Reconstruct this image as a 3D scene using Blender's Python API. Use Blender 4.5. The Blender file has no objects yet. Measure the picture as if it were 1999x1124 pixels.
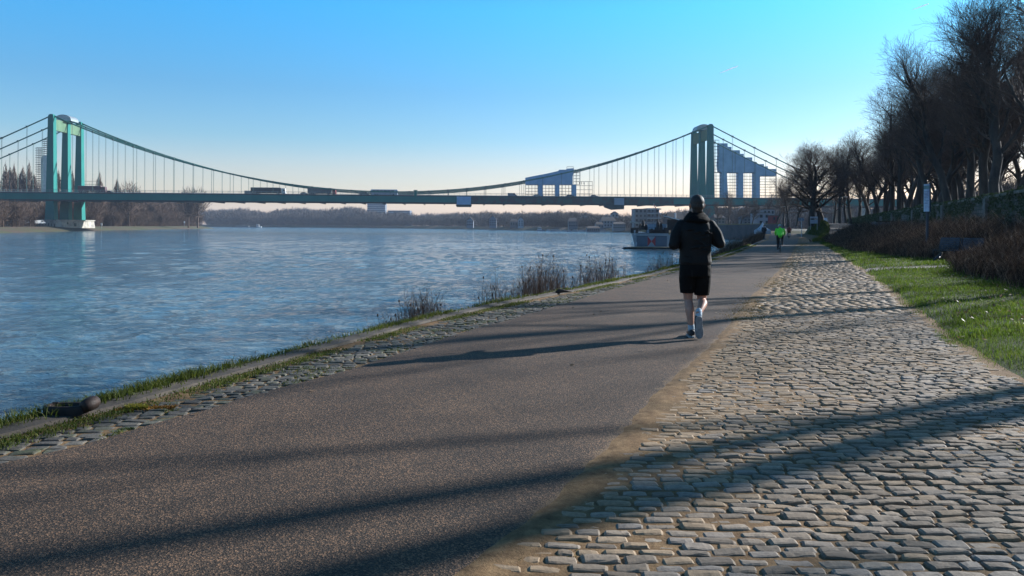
import bpy, math, random
import numpy as np
from mathutils import Vector, Matrix
random.seed(7)
rng = np.random.default_rng(11)
SC = bpy.context.scene
COL = SC.collection
PI = math.pi
R = math.radians

# ---------------------------------------------------------------- camera model
F = 1500.0          # focal length in photo pixels (photo 1999 x 1124)
CX, CY = 999.5, 441.0
ROLL = -0.0055
CAMZ = 1.45
WATER_Z = -2.65
RV = np.array([math.cos(ROLL), 0, -math.sin(ROLL)])
UV = np.array([math.sin(ROLL), 0, math.cos(ROLL)])
CAM = np.array([0, 0, CAMZ])

def P(px, py, Y):
    """world point seen at photo pixel px,py at depth Y"""
    return CAM + Y * ((px - CX) / F * RV + np.array([0, 1.0, 0]) + (CY - py) / F * UV)

def G(px, py, z=0.0):
    d = (px - CX) / F * RV + np.array([0, 1.0, 0]) + (CY - py) / F * UV
    t = (z - CAMZ) / d[2]
    return CAM + t * d

cam_d = bpy.data.cameras.new('camera')
cam = bpy.data.objects.new('camera', cam_d)
COL.objects.link(cam)
cam.location = (0, 0, CAMZ)
cam.rotation_euler = (PI / 2, ROLL, 0)
cam_d.sensor_width = 36
cam_d.lens = 36 * F / 1999
cam_d.shift_y = (CY - 562) / 1999
cam_d.clip_start = 0.1
cam_d.clip_end = 30000
SC.camera = cam

# ---------------------------------------------------------------- tags
def tag(o, label=None, cat=None, group=None, kind=None):
    if label: o['label'] = label
    if cat: o['category'] = cat
    if group: o['group'] = group
    if kind: o['kind'] = kind
    return o

def empty(name, loc=(0, 0, 0), rz=0, label=None, cat=None, group=None):
    o = bpy.data.objects.new(name, None)
    COL.objects.link(o)
    o.location = loc
    o.rotation_euler = (0, 0, rz)
    o.empty_display_size = .1
    return tag(o, label, cat, group)

# ---------------------------------------------------------------- mesh builder
class MB:
    def __init__(s):
        s.v = []; s.n = 0; s.q = []; s.t = []; s.poly = []; s.attr = []
    def add(s, v, quads=None, tris=None, a=None):
        v = np.asarray(v, float).reshape(-1, 3)
        if quads is not None and len(quads): s.q.append(np.asarray(quads, int).reshape(-1, 4) + s.n)
        if tris is not None and len(tris): s.t.append(np.asarray(tris, int).reshape(-1, 3) + s.n)
        s.v.append(v); s.n += len(v)
        if a is None: a = 0.0
        s.attr.append(np.broadcast_to(np.asarray(a, float), (len(v),)).copy())
        return s
    def box(s, c, d, rz=0, M=None):
        x, y, z = d[0] / 2, d[1] / 2, d[2] / 2
        v = np.array([[-x, -y, -z], [x, -y, -z], [x, y, -z], [-x, y, -z], [-x, -y, z], [x, -y, z], [x, y, z], [-x, y, z]])
        if M is not None: v = v @ np.array(M).T
        if rz:
            cc, ss = math.cos(rz), math.sin(rz)
            v = v @ np.array([[cc, -ss, 0], [ss, cc, 0], [0, 0, 1]]).T
        return s.add(v + np.array(c), [[0, 3, 2, 1], [4, 5, 6, 7], [0, 1, 5, 4], [1, 2, 6, 5], [2, 3, 7, 6], [3, 0, 4, 7]])
    def hexa(s, v):   # 8 corners bottom ring then top ring
        return s.add(v, [[0, 3, 2, 1], [4, 5, 6, 7], [0, 1, 5, 4], [1, 2, 6, 5], [2, 3, 7, 6], [3, 0, 4, 7]])
    def tube(s, pts, radii, n=8, cap=True, sq=(1, 1)):
        pts = np.asarray(pts, float); m = len(pts)
        radii = np.broadcast_to(np.asarray(radii, float), (m,))
        tan = np.gradient(pts, axis=0)
        tan /= np.linalg.norm(tan, axis=1)[:, None] + 1e-12
        ref = np.array([0, 0, 1.0]) if abs(tan[0][2]) < .9 else np.array([1.0, 0, 0])
        V = []
        for i in range(m):
            a = np.cross(tan[i], ref); a /= np.linalg.norm(a) + 1e-12
            b = np.cross(tan[i], a)
            ref = np.cross(a, tan[i])
            an = np.arange(n) / n * 2 * PI
            V.append(pts[i] + radii[i] * (np.cos(an)[:, None] * a * sq[0] + np.sin(an)[:, None] * b * sq[1]))
        V = np.concatenate(V)
        Q = []; T = []
        for i in range(m - 1):
            for k in range(n):
                k2 = (k + 1) % n
                Q.append([i * n + k, i * n + k2, (i + 1) * n + k2, (i + 1) * n + k])
        if cap:
            V = np.concatenate([V, pts[:1], pts[-1:]])
            for k in range(n):
                k2 = (k + 1) % n
                T.append([m * n, k2, k]); T.append([m * n + 1, (m - 1) * n + k, (m - 1) * n + k2])
        return s.add(V, Q, T)
    def loft(s, rings, cap=True):
        """rings: list of (center, rx, ry) or (center, rx, ry, M) ; horizontal ellipses"""
        n = 20; V = []; Q = []; T = []
        an = np.arange(n) / n * 2 * PI
        for r in rings:
            c, rx, ry = np.array(r[0], float), r[1], r[2]
            ex = r[3] if len(r) > 3 else 2.0
            ca, sa = np.cos(an), np.sin(an)
            x = rx * np.sign(ca) * np.abs(ca) ** (2 / ex); y = ry * np.sign(sa) * np.abs(sa) ** (2 / ex)
            V.append(np.stack([x, y, np.zeros(n)], 1) + c)
        m = len(rings)
        for i in range(m - 1):
            for k in range(n):
                k2 = (k + 1) % n
                Q.append([i * n + k, i * n + k2, (i + 1) * n + k2, (i + 1) * n + k])
        V = np.concatenate(V)
        if cap:
            V = np.concatenate([V, [rings[0][0]], [rings[-1][0]]])
            for k in range(n):
                k2 = (k + 1) % n
                T.append([m * n, k2, k]); T.append([m * n + 1, (m - 1) * n + k, (m - 1) * n + k2])
        return s.add(V, Q, T)
    def ball(s, c, r, n=12, m=8):
        r = np.broadcast_to(np.asarray(r, float), (3,))
        th = np.linspace(0, PI, m + 1)[1:-1]; an = np.arange(n) / n * 2 * PI
        V = [[0, 0, 1]]
        for t in th:
            for a in an: V.append([math.sin(t) * math.cos(a), math.sin(t) * math.sin(a), math.cos(t)])
        V.append([0, 0, -1]); V = np.array(V) * r + np.array(c)
        Q = []; T = []; L = len(V) - 1
        for k in range(n):
            k2 = (k + 1) % n
            T.append([0, 1 + k, 1 + k2]); T.append([L, L - n + k2, L - n + k])
        for i in range(m - 2):
            for k in range(n):
                k2 = (k + 1) % n; b = 1 + i * n
                Q.append([b + k, b + n + k, b + n + k2, b + k2])
        return s.add(V, Q, T)
    def prism(s, poly, axis_vec, fan=False):
        """planar polygon (list of 3d pts) extruded along axis_vec"""
        p = np.asarray(poly, float); n = len(p); b = s.n
        s.v.append(np.concatenate([p, p + np.asarray(axis_vec)])); s.attr.append(np.zeros(2 * n)); s.n += 2 * n
        s.poly.append(list(range(b, b + n))[::-1]); s.poly.append(list(range(b + n, b + 2 * n)))
        for k in range(n):
            k2 = (k + 1) % n
            s.q.append(np.array([[b + k, b + k2, b + n + k2, b + n + k]]))
        return s
    def data(s):
        V = np.concatenate(s.v) if s.v else np.zeros((0, 3))
        Q = np.concatenate(s.q) if s.q else np.zeros((0, 4), int)
        T = np.concatenate(s.t) if s.t else np.zeros((0, 3), int)
        return V, Q, T
    def mesh(s, name, mat=None, smooth=False, attr=None):
        V, Q, T = s.data()
        me = bpy.data.meshes.new(name)
        loops = [Q.ravel(), T.ravel()]; starts = [np.arange(len(Q)) * 4, len(Q) * 4 + np.arange(len(T)) * 3]
        off = len(Q) * 4 + len(T) * 3
        for p in s.poly:
            loops.append(np.array(p)); starts.append(np.array([off])); off += len(p)
        L = np.concatenate(loops).astype(np.int32); S = np.concatenate(starts).astype(np.int32)
        me.vertices.add(len(V)); me.vertices.foreach_set('co', V.astype(np.float32).ravel())
        me.loops.add(len(L)); me.loops.foreach_set('vertex_index', L)
        me.polygons.add(len(S)); me.polygons.foreach_set('loop_start', S)
        if attr:
            at = me.attributes.new(attr, 'FLOAT', 'POINT')
            at.data.foreach_set('value', np.concatenate(s.attr).astype(np.float32))
        me.update(calc_edges=True)
        me.validate()
        me.polygons.foreach_set('use_smooth', np.full(len(me.polygons), bool(smooth)))
        if mat: me.materials.append(mat)
        return me
    def build(s, name, mat=None, parent=None, smooth=False, attr=None, loc=None):
        o = bpy.data.objects.new(name, s.mesh(name, mat, smooth, attr))
        COL.objects.link(o)
        if parent: o.parent = parent
        if loc is not None: o.location = loc
        return o

def copy_tree(o, parent=None):
    kids = [k for k in bpy.data.objects if k.parent == o]
    c = o.copy(); COL.objects.link(c)
    if parent: c.parent = parent
    for k in kids: copy_tree(k, c)
    return c

def copy_fast(o, kids):
    c = o.copy(); COL.objects.link(c)
    for k in kids:
        d = k.copy(); COL.objects.link(d); d.parent = c
    return c

# ---------------------------------------------------------------- materials
def newmat(name):
    m = bpy.data.materials.new(name); m.use_nodes = True
    nt = m.node_tree; b = nt.nodes['Principled BSDF']
    return m, nt, b
def N(nt, t, **kw):
    n = nt.nodes.new(t)
    for k, v in kw.items():
        if k.startswith('i_'):
            key = k[2:]; key = int(key) if key.isdigit() else key.replace('_', ' ')
            n.inputs[key].default_value = v
        else: setattr(n, k, v)
    return n
def rgb(c): return (c[0], c[1], c[2], 1)
def noise(nt, scale, detail=4, rough=.55, coord='Object', stretch=None, dist=0):
    tc = N(nt, 'ShaderNodeTexCoord')
    n = N(nt, 'ShaderNodeTexNoise'); n.inputs['Scale'].default_value = scale
    n.inputs['Detail'].default_value = detail; n.inputs['Roughness'].default_value = rough; n.inputs['Distortion'].default_value = dist
    src = tc.outputs[coord]
    if stretch:
        mp = N(nt, 'ShaderNodeMapping'); mp.inputs['Scale'].default_value = stretch
        nt.links.new(src, mp.inputs[0]); src = mp.outputs[0]
    nt.links.new(src, n.inputs['Vector'])
    return n.outputs['Fac']
def ramp(nt, fac, stops):
    r = N(nt, 'ShaderNodeValToRGB'); e = r.color_ramp.elements
    while len(e) < len(stops): e.new(.5)
    for k, (p, c) in enumerate(stops):
        e[k].position = p; e[k].color = rgb(c) if hasattr(c, '__len__') else (c, c, c, 1)
    nt.links.new(fac, r.inputs[0]); return r.outputs[0]
def mix(nt, fac, a, b, mode='MIX'):
    m = N(nt, 'ShaderNodeMix', data_type='RGBA', blend_type=mode)
    for sock, v in ((m.inputs['Factor'], fac), (m.inputs['A'], a), (m.inputs['B'], b)):
        if hasattr(v, 'links') or isinstance(v, bpy.types.NodeSocket): nt.links.new(v, sock)
        elif hasattr(v, '__len__'): sock.default_value = rgb(v)
        else: sock.default_value = v
    return m.outputs['Result']
def math_(nt, op, a, b=0.0, c=0.0):
    m = N(nt, 'ShaderNodeMath', operation=op)
    for k, v in enumerate((a, b, c)):
        if isinstance(v, bpy.types.NodeSocket): nt.links.new(v, m.inputs[k])
        else: m.inputs[k].default_value = v
    return m.outputs[0]
def bump(nt, b, h, strength=.5, dist=.02, normal_to=None):
    n = N(nt, 'ShaderNodeBump'); n.inputs['Strength'].default_value = strength; n.inputs['Distance'].default_value = dist
    nt.links.new(h, n.inputs['Height']); nt.links.new(n.outputs[0], b.inputs['Normal']); return n
def simple(name, c1, c2=None, scale=3, rough=.7, metal=0, bmp=0, bscale=None, bdist=.01, detail=4, stretch=None, coord='Object', lo=.35, hi=.65, spec=.5):
    m, nt, b = newmat(name)
    b.inputs['Roughness'].default_value = rough; b.inputs['Metallic'].default_value = metal
    b.inputs['Specular IOR Level'].default_value = spec
    if c2 is None: c2 = tuple(x * .75 for x in c1)
    f = noise(nt, scale, detail, coord=coord, stretch=stretch)
    nt.links.new(ramp(nt, f, [(lo, c2), (hi, c1)]), b.inputs['Base Color'])
    if bmp: bump(nt, b, noise(nt, bscale or scale * 3, 4, coord=coord), bmp, bdist)
    return m
def leafmat(name, stops, scale=1.0, trans=.35, rough=.6, rnd=.35):
    """thin leaves/stems/grass: colour by position noise and per-blade random, partly translucent"""
    m, nt, b = newmat(name)
    f = noise(nt, scale, 5, .6)
    g = N(nt, 'ShaderNodeNewGeometry')
    f2 = math_(nt, 'ADD', math_(nt, 'MULTIPLY', f, 1 - rnd), math_(nt, 'MULTIPLY', g.outputs['Random Per Island'], rnd))
    c = ramp(nt, f2, stops)
    nt.links.new(c, b.inputs['Base Color']); b.inputs['Roughness'].default_value = rough
    b.inputs['Specular IOR Level'].default_value = .25
    if trans:
        t = N(nt, 'ShaderNodeBsdfTranslucent'); nt.links.new(c, t.inputs[0])
        mx = N(nt, 'ShaderNodeMixShader'); mx.inputs[0].default_value = trans
        nt.links.new(b.outputs[0], mx.inputs[1]); nt.links.new(t.outputs[0], mx.inputs[2])
        nt.links.new(mx.outputs[0], nt.nodes['Material Output'].inputs['Surface'])
    return m

# ---------------------------------------------------------------- light & sky
SUN_AZ, SUN_EL = R(61), R(22.5)      # azimuth from +Y towards +X
sdir = Vector((math.cos(SUN_EL) * math.sin(SUN_AZ), math.cos(SUN_EL) * math.cos(SUN_AZ), math.sin(SUN_EL)))
sl = bpy.data.lights.new('sun', 'SUN'); sl.energy = 5.0  # low winter sun; sl.angle = R(.55); sl.color = (1, .80, .55)
so = bpy.data.objects.new('sun', sl); COL.objects.link(so)
so.rotation_euler = sdir.to_track_quat('Z', 'Y').to_euler()

w = bpy.data.worlds.new('World'); SC.world = w; w.use_nodes = True
nt = w.node_tree; bg = nt.nodes['Background']
sky = N(nt, 'ShaderNodeTexSky', sky_type='NISHITA'); sky.sun_disc = False
sky.sun_elevation = SUN_EL; sky.sun_rotation = SUN_AZ
sky.air_density = 1.0; sky.dust_density = 0.7; sky.ozone_density = 2.0; sky.altitude = 60
hs = N(nt, 'ShaderNodeHueSaturation'); hs.inputs['Saturation'].default_value = 1.25; hs.inputs['Value'].default_value = 1.0
nt.links.new(sky.outputs[0], hs.inputs['Color'])
gm = N(nt, 'ShaderNodeGamma'); gm.inputs[1].default_value = 1.0
nt.links.new(hs.outputs[0], gm.inputs[0])
tcw = N(nt, 'ShaderNodeTexCoord'); sxw = N(nt, 'ShaderNodeSeparateXYZ'); nt.links.new(tcw.outputs['Generated'], sxw.inputs[0])
tint = ramp(nt, sxw.outputs['Z'], [(0, (1.30, 1.03, 1.16)), (.07, (1.15, 1.01, 1.10)), (.11, (.85, 1.02, 1.16)), (.17, (.70, 1.07, 1.27)), (.27, (.53, 1.46, 1.74)), (.45, (.62, .85, .90))])
skc = mix(nt, 1.0, gm.outputs[0], tint, 'MULTIPLY')
nt.links.new(skc, bg.inputs['Color']); bg.inputs['Strength'].default_value = .069
vs = SC.view_settings
SC.display_settings.display_device = 'sRGB'
vs.view_transform = 'Standard'; vs.look = 'None'; vs.exposure = 1.05; vs.gamma = 1
SC.cycles.max_bounces = 6; SC.cycles.transparent_max_bounces = 8; SC.cycles.volume_bounces = 0
SC.cycles.caustics_reflective = False; SC.cycles.caustics_refractive = False
SC.cycles.use_denoising = True
# ================================================================ GROUND PLAN
def curve(px_pts, extra):
    pts = np.array([G(*p)[:2] for p in px_pts])
    pts = pts[np.argsort(pts[:, 1])]
    s = (pts[2] - pts[0]); k = s[0] / s[1]
    near = np.array([[pts[0][0] - k * (pts[0][1] + 14), -14.0]])
    return np.concatenate([near, pts, np.array(extra, float)])
FARX = [(60, 180)]
cQ = curve([(0, 835), (200, 785), (350, 745), (500, 705), (640, 668), (750, 640), (880, 610), (1000, 585), (1130, 562), (1250, 537), (1320, 520), (1400, 500), (1470, 476), (1493, 466)], [(58, 180)])
cAL = curve([(0, 907), (160, 871), (300, 829), (480, 775), (600, 742), (750, 701), (900, 650), (1050, 608), (1200, 563), (1300, 537), (1400, 512), (1475, 480), (1500, 467)], [(60.5, 180)])
cAR = curve([(920, 1124), (1000, 1058), (1075, 1002), (1143, 941), (1215, 866), (1272, 802), (1321, 745), (1362, 702), (1410, 660), (1450, 608), (1490, 562), (1520, 532), (1545, 500), (1558, 476), (1560, 466)], [(68, 180)])
cCR = curve([(1999, 748), (1900, 693), (1850, 660), (1790, 612), (1740, 570), (1700, 538), (1650, 505), (1622, 486), (1595, 471)], [(46, 110), (69, 180)])
def at(c, y): return np.interp(y, c[:, 1], c[:, 0])
def smooth_at(c, y):
    return (at(c, y - .3) + at(c, y) + at(c, y + .3)) / 3
def WX(y): return 11.3 + .375 * y      # the wall behind the verge

ys = np.concatenate([np.arange(-14, 3, .5), np.arange(3, 20, .2), np.arange(20, 60, .6), np.arange(60, 181, 2.5)])

def strip(mb, fl, fr, z, ys=ys, nx=6, zf=None, a=None):
    m = len(ys); u = np.linspace(0, 1, nx + 1)
    xl, xr = fl(ys), fr(ys)
    X = xl[:, None] * (1 - u) + xr[:, None] * u; Y = np.repeat(ys[:, None], nx + 1, 1)
    Z = np.full_like(X, z) if zf is None else zf(X, Y, u[None, :] + 0 * X)
    V = np.stack([X, Y, Z], -1).reshape(-1, 3)
    i = np.arange(m - 1)[:, None] * (nx + 1) + np.arange(nx)[None, :]
    Q = np.stack([i, i + 1, i + nx + 2, i + nx + 1], -1).reshape(-1, 4)
    return mb.add(V, Q, a=None if a is None else a(X, Y).ravel())

def vnoise(x, y, s, seed=0):
    """smooth value noise in numpy"""
    x = np.asarray(x) * s + 1000; y = np.asarray(y) * s + 1000
    xi = np.floor(x).astype(np.int64); yi = np.floor(y).astype(np.int64)
    fx = x - xi; fy = y - yi; fx = fx * fx * (3 - 2 * fx); fy = fy * fy * (3 - 2 * fy)
    def h(a, b):
        n = (a * 374761393 + b * 668265263 + seed * 974634777) & 0x7fffffff
        n = ((n ^ (n >> 13)) * 1274126177) & 0x7fffffff
        return ((n ^ (n >> 16)) & 0xffff) / 65535.0
    return (h(xi, yi) * (1 - fx) + h(xi + 1, yi) * fx) * (1 - fy) + (h(xi, yi + 1) * (1 - fx) + h(xi + 1, yi + 1) * fx) * fy

# ---- asphalt ----------------------------------------------------
m, nt, b = newmat('asphalt')
b.inputs['Roughness'].default_value = .8; b.inputs['Specular IOR Level'].default_value = .35
f1 = noise(nt, 70, 3, .7); f2 = noise(nt, 1.1, 5, .6); f3 = noise(nt, 260, 2, .6)
base = ramp(nt, f2, [(.3, (.036, .025, .017)), (.7, (.070, .048, .032))])
vor = N(nt, 'ShaderNodeTexVoronoi'); vor.inputs['Scale'].default_value = 125
tc = N(nt, 'ShaderNodeTexCoord'); nt.links.new(tc.outputs['Object'], vor.inputs['Vector'])
sep = N(nt, 'ShaderNodeSeparateColor'); nt.links.new(vor.outputs['Color'], sep.inputs[0])
sp = ramp(nt, sep.outputs[0], [(.0, (.3, .29, .27)), (.45, (.78, .75, .70)), (.72, (1.3, 1.18, 1.05)), (.93, (3.4, 2.8, 2.3))])
col = mix(nt, 1.0, base, sp, 'MULTIPLY')
# sand drifted onto the edge beside the cobbles
at_ = N(nt, 'ShaderNodeAttribute', attribute_name='edge')
sf = math_(nt, 'ADD', at_.outputs['Fac'], math_(nt, 'MULTIPLY', math_(nt, 'SUBTRACT', noise(nt, 7, 8, .75), .5), 1.9))
sf = math_(nt, 'ADD', sf, math_(nt, 'MULTIPLY', math_(nt, 'SUBTRACT', f1, .5), .8))
sfr = ramp(nt, sf, [(.55, 0.0), (.85, .92)])
sand = ramp(nt, noise(nt, 40, 5, .7), [(.3, (.11, .065, .032)), (.7, (.21, .135, .07))])
col = mix(nt, sfr, col, sand)
nt.links.new(col, b.inputs['Base Color'])
bump(nt, b, math_(nt, 'ADD', vor.outputs['Distance'], math_(nt, 'MULTIPLY', f3, .5)), .55, .006)
M_ASPH = m
def edge_attr(X, Y): 
    d = at(cAR, Y) - X
    return np.clip(1 - d / (.08 + .22 * vnoise(Y * 0, Y, 1.3, 5)), 0, 1)
mb = MB()
def asph_l(y): return at(cAL, y) + .07 * (vnoise(y * 0, y, 2.3, 3) - .5)
# finer near the sandy edge
mb2 = MB()
def asph_z(X, Y, U):
    return -.004 * 0 + .004 * (vnoise(X, Y, .8, 2) - .5) - .006 * np.clip((U - .97) / .03, 0, 1)
un = lambda y: at(cAR, y)
m_ = len(ys); u = np.array([0, .15, .3, .45, .6, .7, .8, .86, .9, .93, .96, .98, 1.0])
xl, xr = asph_l(ys), un(ys)
X = xl[:, None] * (1 - u) + xr[:, None] * u; Y = np.repeat(ys[:, None], len(u), 1)
X[:, -1] += .02 * (vnoise(ys * 0, ys, 4.0, 66) - .5)
V = np.stack([X, Y, asph_z(X, Y, np.broadcast_to(u, X.shape))], -1).reshape(-1, 3)
nx = len(u) - 1
i = np.arange(m_ - 1)[:, None] * (nx + 1) + np.arange(nx)[None, :]
mb.add(V, np.stack([i, i + 1, i + nx + 2, i + nx + 1], -1).reshape(-1, 4), a=edge_attr(X, Y).ravel())
tag(mb.build('asphalt_path', M_ASPH, smooth=True, attr='edge'), kind='structure', label='dark brown asphalt riverside path')

# ---- sandy bedding under everything right of the quay ----------
m, nt, b = newmat('sandy_ground')
b.inputs['Roughness'].default_value = .95; b.inputs['Specular IOR Level'].default_value = .2
c = ramp(nt, noise(nt, 9, 7, .7), [(.3, (.085, .048, .022)), (.5, (.17, .103, .050)), (.72, (.29, .185, .092))])
c = mix(nt, ramp(nt, noise(nt, .7, 5, .6), [(.50, 0.0), (.66, .45)]), c, (.07, .058, .030))
nt.links.new(c, b.inputs['Base Color']); bump(nt, b, noise(nt, 60, 5, .7), .6, .01)
M_SAND = m
m, nt, b = newmat('verge_soil')
b.inputs['Roughness'].default_value = .95; b.inputs['Specular IOR Level'].default_value = .2
c = ramp(nt, noise(nt, 6, 7, .7), [(.3, (.025, .034, .008)), (.5, (.035, .052, .010)), (.72, (.065, .058, .022))])
nt.links.new(c, b.inputs['Base Color']); bump(nt, b, noise(nt, 25, 5, .7), .8, .03)
M_SOIL = m

def sand_z(X, Y, U=None):
    d = X - at(cAR, Y)
    dr = at(cCR, Y) - X
    bury = .016 * np.exp(-np.clip(d, 0, 9) / .16) + .010 * np.exp(-np.clip(dr, 0, 9) / .2)
    over = np.where(d < .02, -(.02 - d) * .11 + .006 * (vnoise(X, Y, 9, 14) - .5), 0)
    return over + -.0082 + .006 * np.exp(-np.clip(d, 0, 9) / .7) + bury * .5 + .009 * (vnoise(X, Y, 1.1, 9) - .5) + .005 * (vnoise(X, Y, 6, 4) - .5)
mb = MB()
strip(mb, lambda y: at(cAR, y) - .16, lambda y: at(cAR, y) + .14, 0, ys=np.concatenate([np.arange(0, 14, .05), np.arange(14, 180, 1)]), nx=12, zf=lambda X, Y, U: sand_z(X, Y) + .0015)
strip(mb, lambda y: at(cAR, y) - .04, lambda y: at(cCR, y) + .35, 0, nx=40, zf=lambda X, Y, U: sand_z(X, Y))
tag(mb.build('sand_bedding', M_SAND, smooth=True), kind='structure', label='orange brown sand between the cobbles')
def left_z(X, Y, U):
    return -.018 + .008 * (vnoise(X, Y, 1.5, 19) - .5)
mb = MB()
strip(mb, lambda y: at(cQ, y) + .05, lambda y: asph_l(y) + .03, 0, nx=14, zf=left_z)
tag(mb.build('quay_ground', M_SAND, smooth=True), kind='structure', label='sandy quay ground beside the asphalt')

# ---- verge right ------------------------------------------------
def verge_z(X, Y):
    t = np.clip((X - at(cCR, Y)) / 3.0, 0, 1)
    return -.03 + .06 * np.clip((X - at(cCR, Y)) / .4, 0, 1) + .10 * t + .10 * (vnoise(X, Y, .45, 31) - .4) * t + .05 * (vnoise(X, Y, 1.7, 37) - .5) * t
mb = MB()
ysv = np.concatenate([np.arange(-14, 30, .5), np.arange(30, 92, 1.5)])
strip(mb, lambda y: at(cCR, y) - .1 + .25 * (vnoise(y * 0, y, 1.2, 8) - .5), lambda y: WX(y) + .6, 0, ys=ysv, nx=30, zf=lambda X, Y, U: verge_z(X, Y))
tag(mb.build('verge_ground', M_SOIL, smooth=True), kind='structure', label='soil of the grassy verge right of the cobbles')

# ---- quay wall ---------------------------------------------------
M_KERB = simple('quay_concrete', (.072, .057, .044), (.034, .028, .021), 4, .9, bmp=.5, bscale=30, bdist=.01)
mb = MB()
yq = ys
# kerb strip (coping) + sloping revetment down to the water
def q_off(k): return lambda y: at(cQ, y) + k
prof = [(.27, -.012), (.25, .018), (.10, .028), (.02, .018), (-.10, -.06), (-.55, -.5), (-3.6, -3.2)]
Vs = []
for k, z in prof:
    Vs.append(np.stack([at(cQ, yq) + k, yq, z + .012 * (vnoise(yq, yq * 0 + k, 2.5, 12) - .5)], 1))
V = np.concatenate(Vs); n_ = len(yq); Q = []
for j in range(len(prof) - 1):
    for k in range(n_ - 1): Q.append([j * n_ + k, j * n_ + k + 1, (j + 1) * n_ + k + 1, (j + 1) * n_ + k])
mb.add(V, Q)
tag(mb.build('quay_edge', M_KERB, smooth=False), kind='structure', label='grey stone edge of the quay above the water')

# ---- cobbles -----------------------------------------------------
def stones(name, fl, fr, y0, y1, rowd, sl, h, seed, tilt, attr='shade', mat=None, zf=sand_z, gap=.018, hires=True, dusty=False):
    r = np.random.default_rng(seed)
    C = []; 
    y = y0
    while y < y1:
        d = rowd * r.uniform(.88, 1.14)
        xa, xb = fl(y), fr(y)
        x = xa + r.uniform(-.1, .05)
        ph = r.uniform(0, 6)
        while x < xb:
            l = r.uniform(sl[0], sl[1])
            if r.random() < .06: l *= .62
            C.append((x + l / 2, y + .02 * math.sin(x * 2.1 + ph * .2) + r.normal(0, .004), l - gap * r.uniform(.5, 1.9), d - gap * r.uniform(.4, 1.2), r.normal(0, .03), r.random(), r.normal(0, .0035), r.normal(0, .03), r.normal(0, .05)))
            x += l
        y += d
    C = np.array(C)
    # row direction slightly tilted
    cx = C[:, 0]; cy = C[:, 1] - tilt * (C[:, 0] - np.array([fl(v) for v in C[:, 1]]))
    keep = (cx - C[:, 2] / 2 > fl(cy) - .03) & (cx + C[:, 2] / 2 < fr(cy) + .05)
    C = C[keep]; cx = cx[keep]; cy = cy[keep]
    if hires: us = np.array([-1, -.93, -.78, -.3, .3, .78, .93, 1]); vs_ = np.array([-1, -.88, -.62, .0, .62, .88, 1])
    else: us = np.array([-1, -.85, .85, 1]); vs_ = np.array([-1, -.75, .75, 1])
    U, W = np.meshgrid(us, vs_)
    U = U.ravel(); W = W.ravel()
    prof_ = np.clip(1 - .05 * np.abs(U) ** 2 - .90 * np.abs(U) ** 22, 0, 1) * np.clip(1 - .10 * np.abs(W) ** 2 - .90 * np.abs(W) ** 18, 0, 1)
    n = len(C)
    # rounded corners, slight irregularity
    rc = 1 - .07 * (np.abs(U) ** 4) * (np.abs(W) ** 4)
    ka = r.normal(0, .035, (n, 6)); kb = r.normal(0, .05, (n, 6))
    jx = ka[:, :1] * U + ka[:, 1:2] * U * W + ka[:, 2:3] * W ** 2 + ka[:, 3:4] * W + .5 * ka[:, 4:5] * np.sin(3 * W + ka[:, 5:6] * 60) * U; jy = kb[:, :1] * W + kb[:, 1:2] * U * W + kb[:, 2:3] * U ** 2 + kb[:, 3:4] * U + .7 * kb[:, 4:5] * np.sin(3 * U + kb[:, 5:6] * 60)
    lx = C[:, 2:3] / 2 * (U * rc)[None] + jx * C[:, 3:4]; ly = C[:, 3:4] / 2 * (W * rc)[None] + jy * C[:, 3:4]
    ca, sa = np.cos(C[:, 4:5] - tilt), np.sin(C[:, 4:5] - tilt)
    X = cx[:, None] + lx * ca - ly * sa; Y = cy[:, None] + lx * sa + ly * ca
    H = h * (.75 + .5 * C[:, 5:6])
    Z = -.03 + (H + .03) * prof_[None] + C[:, 6:7] + C[:, 7:8] * lx + C[:, 8:9] * ly + r.normal(0, .0012, X.shape)
    V = np.stack([X, Y, Z], -1).reshape(-1, 3)
    nu, nv = len(us), len(vs_)
    i = (np.arange(nv - 1)[:, None] * nu + np.arange(nu - 1)[None]).ravel()
    q = np.stack([i, i + 1, i + nu + 1, i + nu], -1)
    Q = (q[None] + (np.arange(n) * nu * nv)[:, None, None]).reshape(-1, 4)
    mb = MB(); mb.add(V, Q, a=np.repeat(np.clip(r.random(n), 0, .99) + ((r.random(n) < .12 + .85 * np.exp(-(cx - fl(cy)) / 1.15) + .5 * (vnoise(cx, cy, .9, 44) - .62)) if dusty else 0), nu * nv))
    return mb
m, nt, b = newmat('cobble_stone')
b.inputs['Roughness'].default_value = .75; b.inputs['Specular IOR Level'].default_value = .25
a_ = N(nt, 'ShaderNodeAttribute', attribute_name='shade')
c = ramp(nt, math_(nt, 'FRACT', a_.outputs['Fac']), [(0, (.14, .112, .086)), (.3, (.22, .178, .136)), (.6, (.29, .235, .180)), (.85, (.22, .195, .172)), (1, (.37, .30, .225))])
c = mix(nt, math_(nt, 'MULTIPLY', math_(nt, 'GREATER_THAN', a_.outputs['Fac'], .995), .62), c, (.34, .235, .135))
c = mix(nt, 1.0, c, ramp(nt, noise(nt, 45, 5, .7), [(.25, (.62, .60, .58)), (.7, (1.15, 1.13, 1.1))]), 'MULTIPLY')
c = mix(nt, ramp(nt, noise(nt, .55, 5, .65), [(.42, 0.0), (.66, .7)]), c, (.20, .138, .082))   # sand dust lying on the stones
nt.links.new(c, b.inputs['Base Color'])
bump(nt, b, noise(nt, 38, 5, .6), .5, .006)
M_COB = m
def dust(y): return y
near = stones('c', lambda y: at(cAR, y) + .03, lambda y: at(cCR, y) - .02, 1.8, 13, .076, (.135, .19), .0045, 5, .0, gap=.0058, dusty=True)
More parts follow.
